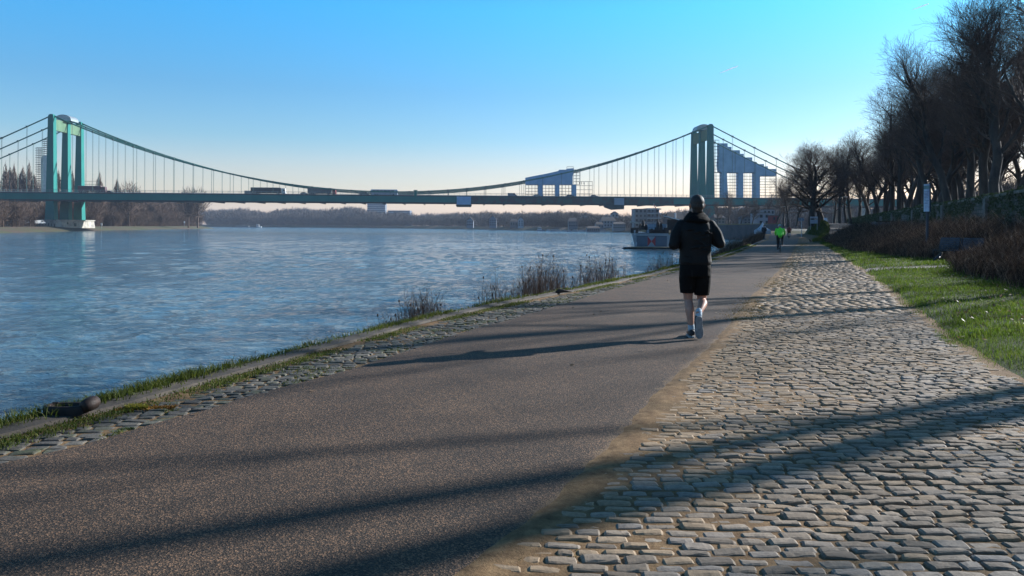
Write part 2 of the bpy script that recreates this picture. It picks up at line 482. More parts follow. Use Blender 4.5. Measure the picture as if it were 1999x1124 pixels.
far = stones('c', lambda y: at(cAR, y) + .03, lambda y: at(cCR, y) - .02, 13.04, 62, .12, (.17, .27), .008, 6, .0, hires=False, dusty=True)
tag(near.build('cobblestones', M_COB, smooth=False, attr='shade'), kind='structure', label='worn grey cobblestone paving beside the asphalt')
tag(far.build('cobblestones', M_COB, smooth=True, attr='shade'), kind='structure', label='distant stretch of the grey cobblestone paving')
m, nt, b = newmat('mossy_stone')
b.inputs['Roughness'].default_value = .8
a_ = N(nt, 'ShaderNodeAttribute', attribute_name='shade')
c = ramp(nt, a_.outputs['Fac'], [(0, (.055, .048, .04)), (.5, (.095, .082, .07)), (1, (.14, .122, .10))])
c = mix(nt, 1.0, c, ramp(nt, noise(nt, 45, 5, .7), [(.25, (.6, .6, .58)), (.7, (1.2, 1.18, 1.1))]), 'MULTIPLY')
c = mix(nt, ramp(nt, noise(nt, 3.2, 6, .7), [(.5, 0.0), (.64, .8)]), c, (.06, .07, .02))
nt.links.new(c, b.inputs['Base Color']); bump(nt, b, noise(nt, 30, 5, .6), .6, .008)
M_MOSS = m
lst = stones('c', lambda y: at(cQ, y) + .42, lambda y: asph_l(y) + .02, 1.0, 34, .10, (.11, .2), -.006, 8, -.1, hires=True, gap=.012)
tag(lst.build('quay_cobblestones', M_MOSS, smooth=False, attr='shade'), kind='structure', label='rough mossy stones along the quay edge')

# ---- blades ------------------------------------------------------
def blades(mb, X, Y, Z, h, w, lean=.5, r=rng, curl=True):
    n = len(X); az = r.uniform(0, 2 * PI, n); la = r.uniform(0, 2 * PI, n)
    h = h * r.uniform(.5, 1.3, n); w = w * r.uniform(.6, 1.3, n); L = lean * h * r.uniform(.2, 1.2, n)
    dx, dy = np.cos(az) * w / 2, np.sin(az) * w / 2
    lx, ly = np.cos(la) * L, np.sin(la) * L
    b0 = np.stack([X - dx, Y - dy, Z], 1); b1 = np.stack([X + dx, Y + dy, Z], 1)
    m0 = np.stack([X - dx * .7 + lx * .35, Y - dy * .7 + ly * .35, Z + h * .6], 1); m1 = np.stack([X + dx * .7 + lx * .35, Y + dy * .7 + ly * .35, Z + h * .6], 1)
    t = np.stack([X + lx, Y + ly, Z + h], 1)
    V = np.stack([b0, b1, m1, m0, t], 1).reshape(-1, 3); k = np.arange(n)[:, None] * 5
    mb.add(V, k + np.array([[0, 1, 2, 3]]), k + np.array([[3, 2, 4]]))
M_GRASS = leafmat('grass_blade', [(.26, (.09, .07, .03)), (.34, (.028, .040, .008)), (.46, (.052, .094, .010)), (.60, (.100, .155, .014)), (.82, (.20, .19, .05))], .9, .5)
M_GRASSQ = leafmat('quay_grass_blade', [(.25, (.035, .042, .010)), (.45, (.06, .082, .012)), (.62, (.10, .12, .02)), (.85, (.22, .17, .06))], 1.2, .45)
# verge grass
mb = MB()
def in_crosspath(X, Y):
    return (np.abs(Y - (26.5 + (X - 14.5) * .10)) < .75) & (X < 19)
def verge_pts(n, y0, y1, maxw, power=1.0):
    Y = y0 + (y1 - y0) * rng.random(n) ** power
    xl = at(cCR, Y); X = xl - .15 + rng.random(n) ** 1.0 * np.minimum(maxw, WX(Y) - xl)
    return X, Y
def brush_edge(Y):       # where the dry brush begins, measured from the cobbles' edge
    return np.interp(Y, [-14, 8, 15, 22, 26, 31, 38, 46, 60, 90], [4.2, 3.8, 3.0, 2.3, 3.0, 3.6, 1.9, .8, .6, .5])
for (n, y0, y1, hh, ww, mw) in ((90000, 4, 12, .045, .005, 6), (90000, 10, 24, .065, .009, 8), (70000, 24, 75, .08, .02, 6)):
    X, Y = verge_pts(n, y0, y1, mw)
    e = X - at(cCR, Y)
    dens = np.clip((e + .10 + .16 * (vnoise(X, Y, 2.2, 3) - .5) * 2) / .18, 0, 1) * (.15 + 1.4 * vnoise(X, Y, 1.5, 7))
    k = (rng.random(n) < dens) & ~in_crosspath(X, Y) & (e < brush_edge(Y) + 1.0 * rng.random(n))
    X, Y = X[k], Y[k]
    hs_ = hh * (.5 + 1.2 * vnoise(X, Y, 1.1, 5))
    blades(mb, X, Y, verge_z(X, Y) - .005, hs_, ww)
tag(mb.build('verge_grass', M_GRASS), kind='stuff', label='bright green grass on the verge right of the cobbles', cat='grass')
# quay edge grass
mb = MB()
n = 110000
Y = 2.5 + 60 * rng.random(n) ** 1.8
which = rng.random(n)
u1 = rng.normal(-.06, .10, n); u2 = rng.normal(.42, .075, n)
off = np.where(which < .7, u1, u2)
X = at(cQ, Y) + off
p = np.where(which < .7, np.clip(1.6 * vnoise(X * 0, Y, .9, 2) - .1, .15, 1), np.clip(2.4 * vnoise(X * 0, Y, 1.4, 21) - .7, .0, 1))
k = rng.random(n) < p; X, Y, off = X[k], Y[k], off[k]
Z = np.where(off < 0, off * .8, .0)
blades(mb, X, Y, Z, np.where(off < .2, .075, .018) * (.6 + .9 * vnoise(X * 0, Y, 1.3, 5)), .005 + .0006 * Y, .9)
# moss and weeds between the stones of both pavings
n = 16000
Y = 2 + 26 * rng.random(n); U = rng.random(n)
X = at(cQ, Y) + .6 + U * (at(cAL, Y) - at(cQ, Y) - .6)
k = (vnoise(X, Y, 3, 41) > .66); X, Y = X[k], Y[k]
blades(mb, X, Y, X * 0 - .01, .018, .008, 1.0)
n = 26000
Y = 2 + 20 * rng.random(n); U = rng.random(n)
X = at(cAR, Y) + .02 + U * (at(cCR, Y) - at(cAR, Y))
k = (vnoise(X, Y, 5, 43) * vnoise(X, Y, 1.1, 44) > .52); X, Y = X[k], Y[k]
blades(mb, X, Y, X * 0 - .008, .016, .006, 1.0)
tag(mb.build('quay_grass', M_GRASSQ), kind='stuff', label='ragged grass and moss along the quay edge and paving joints', cat='grass')
# the straw between asphalt and cobbles further on
mb = MB(); n = 20000
Y = 12 + 60 * rng.random(n) ** 1.3; X = at(cAR, Y) + rng.normal(.12, .16, n) * (1 + Y / 60)
k = vnoise(X, Y, .5, 51) > .45; X, Y = X[k], Y[k]
blades(mb, X, Y, X * 0 - .01, .022, .02, 1.2)
tag(mb.build('dry_grass', leafmat('straw', [(.3, (.10, .085, .03)), (.5, (.20, .14, .06)), (.8, (.28, .20, .09))], 1.5, .3)), kind='stuff', label='trampled dry grass between asphalt and cobbles', cat='grass')

# ---- dry brush in front of the wall ------------------------------
def stems(mb, X, Y, Z, h, r0, r=rng, lean=.25, nb=3):
    n = len(X)
    for j in range(nb + 1):
        if j == 0:
            bx, by, bz = X, Y, Z; hh = h * r.uniform(.6, 1.25, n); rr = r0
            az = r.uniform(0, 2 * PI, n); L = hh * lean * r.uniform(0, 1.3, n)
            tx, ty, tz = bx + np.cos(az) * L, by + np.sin(az) * L, bz + hh
        else:
            t = r.uniform(.3, .95, n); bx = X + (S[0] - X) * t; by = Y + (S[1] - Y) * t; bz = Z + (S[2] - Z) * t
            hh = h * r.uniform(.12, .45, n); az = r.uniform(0, 2 * PI, n); L = hh * r.uniform(.4, 1.2, n); rr = r0 * .6
            tx, ty, tz = bx + np.cos(az) * L, by + np.sin(az) * L, bz + hh * r.uniform(.3, 1, n)
        if j == 0: S = (tx, ty, tz)
        pa = r.uniform(0, PI, n); dx, dy = np.cos(pa) * rr, np.sin(pa) * rr
        V = np.stack([np.stack([bx - dx, by - dy, bz], 1), np.stack([bx + dx, by + dy, bz], 1), np.stack([tx, ty, tz], 1),
                      np.stack([bx + dy, by - dx, bz], 1), np.stack([bx - dy, by + dx, bz], 1)], 1).reshape(-1, 3)
        k = np.arange(n)[:, None] * 5
        mb.add(V, None, np.concatenate([k + np.array([[0, 1, 2]]), k + np.array([[3, 4, 2]])]))
mb = MB(); n = 70000
Y = 7 + 82 * rng.random(n) ** 1.25
be = at(cCR, Y) + brush_edge(Y); we = WX(Y) - .3
X = be + (we - be) * rng.random(n)
k = (we > be) & ~((np.abs(X - 17.9 + .5 * (vnoise(X, Y, 1.5, 88) - .5)) < 1.15) & (Y > 27.0 + .8 * vnoise(X, Y, 1.1, 89)) & (Y < 32.0)); X, Y, be, we = X[k], Y[k], be[k], we[k]
t = (X - be) / (we - be + .01)
k = rng.random(len(X)) < np.clip(.45 + t * 3, 0, 1) * (.4 + .9 * vnoise(X, Y, .7, 61)); X, Y, t = X[k], Y[k], t[k]
hh = (.40 + .95 * np.clip(t * 2.2, 0, 1)) * (.55 + .8 * vnoise(X, Y, .6, 63))
stems(mb, X, Y, verge_z(X, Y) - .02, hh, .005 + .00022 * Y, nb=5, lean=.55)
M_BRUSH = leafmat('dry_stems', [(.25, (.028, .019, .014)), (.45, (.062, .040, .030)), (.65, (.135, .092, .065)), (.85, (.34, .27, .20))], .5, .15, .8, .6)
tag(mb.build('dry_brush', M_BRUSH), kind='stuff', label='reddish brown winter brambles in front of the stone wall', cat='brush')
# dead leaves on the verge
mb = MB(); n = 5200
Y = 5 + 30 * rng.random(n); X = at(cCR, Y) + 8 * rng.random(n) ** .8
k = (vnoise(X, Y, .9, 71) > .5) & (X < WX(Y)); X, Y = X[k], Y[k]; n = len(X)
Z = verge_z(X, Y) + .035 + .04 * rng.random(n)
Ya = 2.5 + 22 * rng.random(46); Xa = at(cAL, Ya) + (at(cCR, Ya) - at(cAL, Ya)) * rng.random(46); X = np.concatenate([X, Xa]); Y = np.concatenate([Y, Ya]); Z = np.concatenate([Z, Ya * 0 + .012]); n = len(X)
s_ = .022 * rng.uniform(.6, 1.4, n); az = rng.uniform(0, 6.28, n); tl = rng.normal(0, .5, n)
V = np.stack([np.stack([X + s_ * np.cos(az + a), Y + s_ * .7 * np.sin(az + a), Z + tl * s_ * math.cos(a)], 1) for a in (0, PI / 2, PI, 3 * PI / 2)], 1).reshape(-1, 3)
mb.add(V, np.arange(n)[:, None] * 4 + np.array([[0, 1, 2, 3]]))
tag(mb.build('fallen_leaves', leafmat('dead_leaf', [(.3, (.10, .06, .03)), (.6, (.25, .17, .10)), (.9, (.42, .36, .28))], 3, .2)), kind='stuff', label='pale dead leaves scattered on the verge', cat='leaves')

# ---- cross path & ramp ------------------------------------------
M_PATH = simple('gravel_path', (.17, .135, .11), (.10, .082, .066), 3, .9, bmp=.5, bscale=60, bdist=.008)
mb = MB(); xs = np.linspace(11.2, 18.0, 40)
V = []; 
for x in xs:
    yc = 26.5 + (x - 14.5) * .10
    for dy in (-.6, 0, .6): V.append([x, yc + dy + .1 * math.sin(x * 3 + dy), verge_z(np.array([x]), np.array([yc + dy]))[0] + (.012 if dy == 0 else .004)])
Q = []
for i in range(len(xs) - 1):
    for j in range(2): Q.append([i * 3 + j, i * 3 + j + 1, (i + 1) * 3 + j + 1, (i + 1) * 3 + j][::-1])
mb.add(V, Q); tag(mb.build('side_path', M_PATH, smooth=True), kind='structure', label='narrow gravel path crossing the verge to the bench')

# ramp rising beside the wall, the grassy mound left of it
def rz(y): return np.interp(y, [74, 84, 140, 175], [0, .15, 2.2, 2.3]) - .0
def rampL(y): return np.interp(y, [74, 90, 140, 180], [30.5, 37.0, 57.5, 73])
def rampR(y): return np.interp(y, [74, 90, 140, 180], [34.5, 42.0, 62.5, 78])
ysr = np.arange(74, 181, 2.0)
mb = MB(); strip(mb, rampL, rampR, 0, ys=ysr, nx=3, zf=lambda X, Y, U: rz(Y) + .012)
tag(mb.build('ramp_path', M_PATH, smooth=True), kind='structure', label='pale ramp path rising beside the wall')
mb = MB()
def mound_z(X, Y, U): return rz(Y) * np.clip(U * 3.0, 0, 1) + .6 * np.sin(np.clip(U, 0, 1) * PI) * np.clip((Y - 84) / 20, 0, 1) * np.clip((165 - Y) / 30, 0, 1) + .15 * (vnoise(X, Y, .5, 77) - .5)
strip(mb, lambda y: at(cCR, y) - .5, lambda y: rampL(y) + .1, 0, ys=ysr, nx=10, zf=mound_z)
tag(mb.build('grassy_mound', M_SOIL, smooth=True), kind='structure', label='overgrown grassy mound between main path and ramp')
mb = MB(); n = 26000
Y = 76 + 90 * rng.random(n) ** 1.4; U = rng.random(n); X = at(cCR, Y) - .5 + U * (rampL(Y) + .6 - at(cCR, Y))
blades(mb, X, Y, mound_z(X, Y, U) - .02, .28 * (.3 + vnoise(X, Y, .5, 79)), .07, .8)
tag(mb.build('mound_grass', M_GRASSQ), kind='stuff', label='rough grass covering the mound left of the ramp', cat='grass')
# raised ground to the right of ramp / behind wall (terrace)
mb = MB()
ya = np.arange(-30, 190, 4.0)
def terr(X, Y, U): return 3.05 + .3 * (vnoise(X, Y, .1, 5) - .5) - 0 * X
strip(mb, lambda y: WX(y) + .35, lambda y: WX(y) + 130, 0, ys=ya, nx=12, zf=terr)
tag(mb.build('terrace_ground', simple('leaf_litter', (.10, .075, .05), (.05, .045, .025), 1, .95, bmp=.5, bscale=9, bdist=.05)), kind='structure', label='leaf covered terrace behind the wall')
# ground between ramp and wall + beyond the end of the path
mb = MB()
strip(mb, lambda y: rampR(y) - .05, lambda y: WX(y) + .6 + 0 * y, 0, ys=ysr, nx=4, zf=lambda X, Y, U: rz(Y) - .03 + 0 * X)
tag(mb.build('upper_ground', M_SOIL), kind='structure', label='ground between ramp and wall')
# ---- wall --------------------------------------------------------
m, nt, b = newmat('old_stone_wall'); b.inputs['Roughness'].default_value = .9
br = N(nt, 'ShaderNodeTexBrick'); br.inputs['Scale'].default_value = 1.0; br.inputs['Brick Width'].default_value = .55; br.inputs['Row Height'].default_value = .24; br.inputs['Mortar Size'].default_value = .025
br.inputs['Color1'].default_value = (.10, .09, .08, 1); br.inputs['Color2'].default_value = (.17, .15, .125, 1); br.inputs['Mortar'].default_value = (.05, .045, .04, 1)
tc = N(nt, 'ShaderNodeTexCoord'); mp = N(nt, 'ShaderNodeMapping'); mp.inputs['Rotation'].default_value = (R(90), 0, 0)
sx = N(nt, 'ShaderNodeSeparateXYZ'); nt.links.new(tc.outputs['Object'], sx.inputs[0]); cb = N(nt, 'ShaderNodeCombineXYZ')
nt.links.new(sx.outputs['Y'], cb.inputs['X']); nt.links.new(sx.outputs['Z'], cb.inputs['Y']); nt.links.new(cb.outputs[0], br.inputs['Vector'])
c = mix(nt, ramp(nt, noise(nt, .9, 6, .7), [(.42, 0.0), (.6, .85)]), br.outputs['Color'], (.03, .04, .015))
nt.links.new(c, b.inputs['Base Color']); bump(nt, b, noise(nt, 8, 5), .8, .04)
M_WALL = m
wall = empty('stone_wall', (0, 0, 0), 0, 'long dark mossy stone retaining wall below the row of bare trees', 'wall')
def wall_strip(mb, x0, x1, z0f, z1f, yy):
    for i in range(len(yy) - 1):
        a, c2 = yy[i], yy[i + 1]
        mb.hexa([[WX(a) + x0, a, z0f(a)], [WX(a) + x1, a, z0f(a)], [WX(c2) + x1, c2, z0f(c2)], [WX(c2) + x0, c2, z0f(c2)],
                 [WX(a) + x0, a, z1f(a)], [WX(a) + x1, a, z1f(a)], [WX(c2) + x1, c2, z1f(c2)], [WX(c2) + x0, c2, z1f(c2)]])
yw = np.arange(-30, 187, 3.1)
mb = MB(); wall_strip(mb, 0, .5, lambda y: -.3, lambda y: 3.28 + .0 * y, yw); mb.build('wall_body', M_WALL, wall)
mb = MB()
for i in range(len(yw) - 1):
    a = yw[i]; mb.box((WX(a + 1.5) + .25, a + 1.5, 3.36 + random.uniform(-.01, .01)), (.66, 3.2, .15), rz=-math.atan(.375))
mb.build('coping', simple('coping_stone', (.22, .20, .17), (.06, .07, .035), 1.2, .9, bmp=.5, bscale=15), wall)
mb = MB()
for a in (20, 33, 46, 60, 76, 93): mb.box((WX(a) - .12, a, 1.6), (.35, .6, 3.3), rz=-math.atan(.375))
mb.build('buttress', simple('buttress_stone', (.20, .19, .17), (.09, .085, .07), 3, .9, bmp=.5), wall)
# ivy over the wall
mb = MB(); n = 34000
Y = -8 + 190 * rng.random(n) ** 1.15; Zz = 3.5 * rng.random(n) ** .55
k = vnoise(Y, Zz * 2.2, .35, 91) + .35 * (Zz / 3.5) > .52; Y, Zz = Y[k], Zz[k]; n = len(Y)
X = WX(Y) - .02 - .28 * rng.random(n) * vnoise(Y, Zz, .9, 93)
top = rng.random(n) < .3; Zz = np.where(top, 3.38 + .35 * rng.random(n) * vnoise(Y, Y * 0, .4, 95), Zz); X = np.where(top, WX(Y) + .5 * rng.random(n), X)
s_ = (.045 + .0006 * Y) * rng.uniform(.6, 1.4, n); az = rng.uniform(0, 6.28, n)
V = np.stack([np.stack([X + s_ * .4 * np.sin(az * 2 + a), Y + s_ * np.cos(az + a), Zz + s_ * np.sin(az + a)], 1) for a in (0, PI / 2, PI, 3 * PI / 2)], 1).reshape(-1, 3)
mb.add(V, np.arange(n)[:, None] * 4 + np.array([[0, 1, 2, 3]]))
tag(mb.build('ivy', leafmat('ivy_leaf', [(.3, (.02, .03, .008)), (.55, (.035, .05, .012)), (.8, (.07, .075, .025))], .8, .15)), kind='stuff', label='dark ivy spilling over the stone wall', cat='ivy')
# grey concrete end block beside the ramp
p0 = G(1652, 470)
bw = empty('concrete_wall', (0, 0, 0), 0, 'low grey concrete wall end beside the ramp', 'wall')
mb = MB(); mb.prism([(36.3, 76, -.1), (38.8, 76.5, -.1), (39.4, 76.5, 2.0), (36.0, 76, 2.05)], (6, 14, 0)); mb.build('wall_body', simple('blue_concrete', (.16, .17, .19), (.11, .12, .13), 2, .9), bw)
mb = MB(); mb.prism([(35.95, 75.95, 2.06), (39.45, 76.45, 2.01), (39.45, 76.45, 2.11), (35.95, 75.95, 2.16)], (6, 14, 0)); mb.build('coping', M_KERB, bw)
# ================================================================ WATER, BANKS
m, nt, b = newmat('river_water')
b.inputs['Base Color'].default_value = (.055, .095, .125, 1)
b.inputs['Roughness'].default_value = .06; b.inputs['IOR'].default_value = 1.33
b.inputs['Specular IOR Level'].default_value = 1.0
h1 = noise(nt, .22, 3, .5, stretch=(1, 1.5, 1)); h2 = noise(nt, 1.1, 5, .62, stretch=(1, 1.3, 1), dist=.4); h3 = noise(nt, 5.5, 4, .6)
big = noise(nt, .035, 4, .6, stretch=(1, 1, 1))
amp = ramp(nt, big, [(.35, .35), (.65, 1.0)])
h = math_(nt, 'ADD', math_(nt, 'MULTIPLY', h1, 1.1), math_(nt, 'ADD', math_(nt, 'MULTIPLY', h2, .42), math_(nt, 'MULTIPLY', h3, .16)))
h = math_(nt, 'MULTIPLY', h, math_(nt, 'ADD', amp, .15))
bump(nt, b, h, 1.0, .55)
M_WATER = m
def grow_steps(a, b, s0, g):
    out = [a]; st = s0
    while out[-1] < b: out.append(out[-1] + st); st *= g
    return np.array(out)
wy = np.concatenate([[-400, -60], grow_steps(-6, 14, .11, 1.0), grow_steps(14.1, 700, .115, 1.0105), [2000, 12000]])
wx = np.concatenate([[-9000, -900], -grow_steps(46, 500, .9, 1.05)[::-1], -grow_steps(14, 45.5, .17, 1.006)[::-1], np.arange(-13.8, 8, .14), grow_steps(8.1, 45, .2, 1.004), grow_steps(46, 400, 1.0, 1.06), [9000]])
X, Y = np.meshgrid(wx, wy)
fade = lambda wl: np.clip((260 * wl / 1.0 - Y) / (120 * wl), 0, 1)
def rid(x, y, s, sd):
    return vnoise(x * .8 + .35 * y, y - .2 * x, s, sd)
wx_ = X + 1.1 * vnoise(X, Y, .25, 201); wy_ = Y + 1.1 * vnoise(X, Y, .25, 202)
gust = .25 + .8 * vnoise(X * .6, Y, .07, 210) + .8 * vnoise(X * .5, Y, .22, 216)
Hh = .10 * (rid(wx_, wy_, .22, 211) - .5) + gust * (.085 * (rid(wx_, wy_, .6, 212) - .5) + .055 * fade(1.5) * (rid(wx_, wy_, 1.3, 213) - .5) + .034 * fade(.35) * (rid(wx_ * 1.1, wy_, 2.7, 214) - .5))
Hh += .03 * gust * np.maximum(rid(wx_, wy_, .9, 215) - .6, 0)
edge_ = np.clip((900 - Y) / 300, 0, 1) * np.clip((Y + 50) / 20, 0, 1)
V = np.stack([X, Y, WATER_Z + Hh * np.interp(Y, [0, 60, 200, 500], [1.05, .9, .6, .4]) * edge_], -1).reshape(-1, 3)
nw = len(wx); i = np.arange(len(wy) - 1)[:, None] * nw + np.arange(nw - 1)[None, :]
print('water verts', V.shape)
mb = MB(); mb.add(V, np.stack([i, i + 1, i + nw + 1, i + nw], -1).reshape(-1, 4))
tag(mb.build('river_water', M_WATER, smooth=True), kind='structure', label='wide choppy blue river')

def bank(name, shore, inner_z, slope, mat, label, top=None):
    """land polygon with a beach rising from the water; shore ccw list"""
    s = np.array(shore, float); n = len(s)
    # inward offset
    nx = np.roll(s, -1, 0) - np.roll(s, 1, 0); nn = np.stack([-nx[:, 1], nx[:, 0]], 1); nn /= np.linalg.norm(nn, axis=1)[:, None]
    s1 = s + nn * slope * .35; s2 = s + nn * slope
    mb = MB()
    V = np.concatenate([np.c_[s - nn * 2, np.full(n, WATER_Z - .5)], np.c_[s1, np.full(n, WATER_Z + (inner_z - WATER_Z) * .45)], np.c_[s2, np.full(n, inner_z)]])
    Q = [[j * n + k, j * n + (k + 1) % n, (j + 1) * n + (k + 1) % n, (j + 1) * n + k] for j in range(2) for k in range(n)]
    b0 = mb.n; mb.add(V, Q); mb.poly.append([b0 + 2 * n + k for k in range(n)])
    return tag(mb.build(name, mat), kind='structure', label=label)
def subdiv(pts, step, jit, seed):
    r = np.random.default_rng(seed); out = []
    for a, c in zip(pts[:-1], pts[1:]):
        a = np.array(a, float); c = np.array(c, float); k = max(1, int(np.linalg.norm(c - a) / step))
        for i in range(k):
            out.append(a + (c - a) * i / k + (r.normal(0, jit, 2) if i else 0))
    out.append(np.array(pts[-1], float)); return out
M_BANK = simple('bank_grass', (.042, .048, .014), (.060, .038, .022), .03, .95, lo=.4, hi=.6)
left_shore = [(-150, 60), (-190, 250), (-209, 315), (-229, 380), (-243, 440), (-247, 470), (-262, 560), (-280, 660), (-291, 745), (-300, 775), (-330, 800), (-480, 850), (-1400, 960)]
sh = subdiv(left_shore, 18, 1.2, 3)
bank('left_bank', [tuple(p) for p in sh] + [(-2600, 900), (-2600, -200), (-400, -200)], -.3, 13, M_BANK, 'grassy shore of the left river bank')
far_shore = [(58, 180), (92, 250), (110, 330), (118, 400), (122, 470), (96, 515), (78, 560), (52, 630), (24, 707), (-14, 810), (-60, 930), (-140, 1060), (-240, 1200), (-420, 1290), (-700, 1360), (-1400, 1500), (-3500, 1700)]
sh = subdiv(far_shore, 25, 1.5, 4)[::-1]
bank('far_bank', [tuple(p) for p in sh] + [(500, 60)] + [(9000, 60), (9000, 11000), (-6000, 11000)], .6, 11, M_BANK, 'far shore with a thin strip of grass')

# ================================================================ BRIDGE
TH = .07
U = np.array([math.cos(TH), math.sin(TH), 0.0]); NV = np.array([-math.sin(TH), math.cos(TH), 0.0]); ZV = np.array([0, 0, 1.0])
YA = 432.0
A0 = P(100.5, 436, YA); A0[2] = 0
L = 378.0
xb = lambda s: None
def B(s, n, z): return A0 + U * s + NV * n + ZV * z
# place right tower so that it projects at px 1386
def px_of(p):
    d = p - CAM; t = d[1]; return CX + F * (d @ RV) / t
Ls = np.linspace(340, 420, 400); L = float(Ls[np.argmin([abs(px_of(B(l, 0, 20)) - 1386) for l in Ls])])
BM = np.array([U, NV, ZV]).T    # local->world
M_TEAL = simple('teal_paint', (.028, .185, .165), (.020, .155, .142), .12, .85, detail=6, lo=.3, hi=.7, spec=.12)
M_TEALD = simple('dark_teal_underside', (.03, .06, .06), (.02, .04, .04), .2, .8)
M_BEAM = simple('pale_green_beam', (.13, .24, .14), (.10, .20, .12), .2, .5)  # crossbeams in a paler, greener tone than the teal legs
M_MOTT = simple('weathered_girder', (.03, .085, .075), (.05, .05, .05), .35, .8, detail=8, lo=.44, hi=.56)
M_CON = simple('pier_concrete', (.42, .39, .33), (.20, .19, .17), .45, .9, detail=7)
M_GREY = simple('grey_steel', (.30, .34, .36), (.22, .26, .28), 1, .4, metal=.4)
M_WRAP = simple('wrap_sheet', (.27, .42, .60), (.20, .33, .50), .25, .6, detail=6, bmp=.4, bscale=1.5, bdist=.3)
bridge = empty('suspension_bridge', tuple(B(0, 0, 0)), TH, 'long teal suspension bridge with three-legged towers crossing the river', 'bridge')
# everything below built in bridge-local coordinates (s, n, z)
W3 = (0.0, 16.0, 32.0)
ZT = 62.6; GT = 18.3; GB = 13.9
def tower(s0):
    tw = empty('tower'); tw.parent = bridge
    for n in W3:
        mb = MB(); rings = []
        for z, wu, wn in ((3.6, 5.0, 4.6), (13, 4.4, 4.3), (40, 3.5, 3.7), (58, 3.0, 3.2), (61.2, 3.0, 3.2), (62.4, 2.4, 2.8), (62.9, 1.2, 2.0)):
            rings.append([[s0 - wu / 2, n - wn / 2, z], [s0 + wu / 2, n - wn / 2, z], [s0 + wu / 2, n + wn / 2, z], [s0 - wu / 2, n + wn / 2, z]])
        V = np.array(rings).reshape(-1, 3); Q = []
        for i in range(len(rings) - 1):
            for k in range(4): Q.append([i * 4 + k, i * 4 + (k + 1) % 4, i * 4 + 4 + (k + 1) % 4, i * 4 + 4 + k])
        Q.append([0, 3, 2, 1]); e = (len(rings) - 1) * 4; Q.append([e, e + 1, e + 2, e + 3])
        mb.add(V, Q); mb.build('leg', M_TEAL, tw)
    for n in (8, 24):
        mb = MB(); mb.box((s0, n, 57.2), (2.0, 12.7, 6.2))
        for k in range(9): mb.box((s0, n - 5.4 + k * 1.35, 57.2), (2.35, .22, 6.0))
        mb.build('crossbeam', M_BEAM, tw)
    mb = MB(); an = np.linspace(0, PI, 13); V = []
    for n in (11.5, 20.5):
        for a in an: V.append([s0 + 4.7 * math.cos(a), n, 60.8 + 3.6 * math.sin(a) ** .8])
    Q = [[k, k + 1, 13 + k + 1, 13 + k] for k in range(12)]; mb.add(V, Q)
    b0 = mb.n; mb.add(V); mb.poly += [[b0 + k for k in range(13)], [b0 + 13 + k for k in range(12, -1, -1)]]
    mb.build('saddle_hood', M_GREY, tw)
    return tw
tower(0.0); tower(L)
# deck
def girder(s0, s1, mat, name='girder', label=None):
    mb = MB(); mb.box(((s0 + s1) / 2, -2.0, (GT + GB + 1.0) / 2), (s1 - s0, .5, GT - GB - 1.0))
    k0 = math.ceil(s0 / 12.2)
    for k in range(k0, int(s1 / 12.2) + 1):
        mb.box((k * 12.2, -2.28, (GT + GB + 1) / 2), (.16, .08, GT - GB - 1.2))
    o = mb.build(name, mat, bridge); 
    if label: o['label'] = label
E = 94.5
def s_of_px(px, n=-2):
    S = np.linspace(-400, 500, 3600); return float(S[np.argmin([abs(px_of(B(s, n, 16)) - px) for s in S])])
sm0, sm1 = s_of_px(905), s_of_px(1315)
girder(-420, sm0, M_TEAL); girder(sm0 + .02, sm1, M_MOTT, 'girder', 'mottled unpainted stretch of girder'); girder(sm1 + .02, L + 420, M_TEAL)
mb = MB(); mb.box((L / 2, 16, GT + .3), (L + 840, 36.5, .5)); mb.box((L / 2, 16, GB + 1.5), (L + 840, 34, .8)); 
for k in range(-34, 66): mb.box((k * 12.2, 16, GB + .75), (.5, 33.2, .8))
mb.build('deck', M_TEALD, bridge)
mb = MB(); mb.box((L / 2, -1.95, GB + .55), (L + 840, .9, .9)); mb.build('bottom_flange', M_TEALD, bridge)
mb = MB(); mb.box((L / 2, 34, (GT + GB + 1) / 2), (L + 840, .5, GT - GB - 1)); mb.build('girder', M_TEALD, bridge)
M_RAIL = simple('rail_steel', (.20, .26, .26), (.16, .21, .21), 1, .5)
for n in (-2.1, 34.1):
    mb = MB()
    for z in (GT + .75, GT + 1.25, GT + 1.75): mb.box((L / 2, n, z), (L + 840, .05, .05))
    mb.box((L / 2, n, GT + 2.1), (L + 840, .12, .12))
    for k in range(-135, 262): mb.box((k * 3.05, n, GT + 1.3), (.16, .14, 1.6))
    # fine infill bars merge to a veil at this distance
    for k in range(-1350 // 2, 2620 // 2): mb.box((k * .61, n, GT + 1.3), (.035, .035, 1.5))
    mb.build('railing', M_RAIL, bridge)
for n in (5.0, 16.0, 27.0):
    mb = MB(); mb.box((L / 2, n, GT + .95), (L + 840, .12, .35)); mb.build('crash_barrier', M_GREY, bridge)
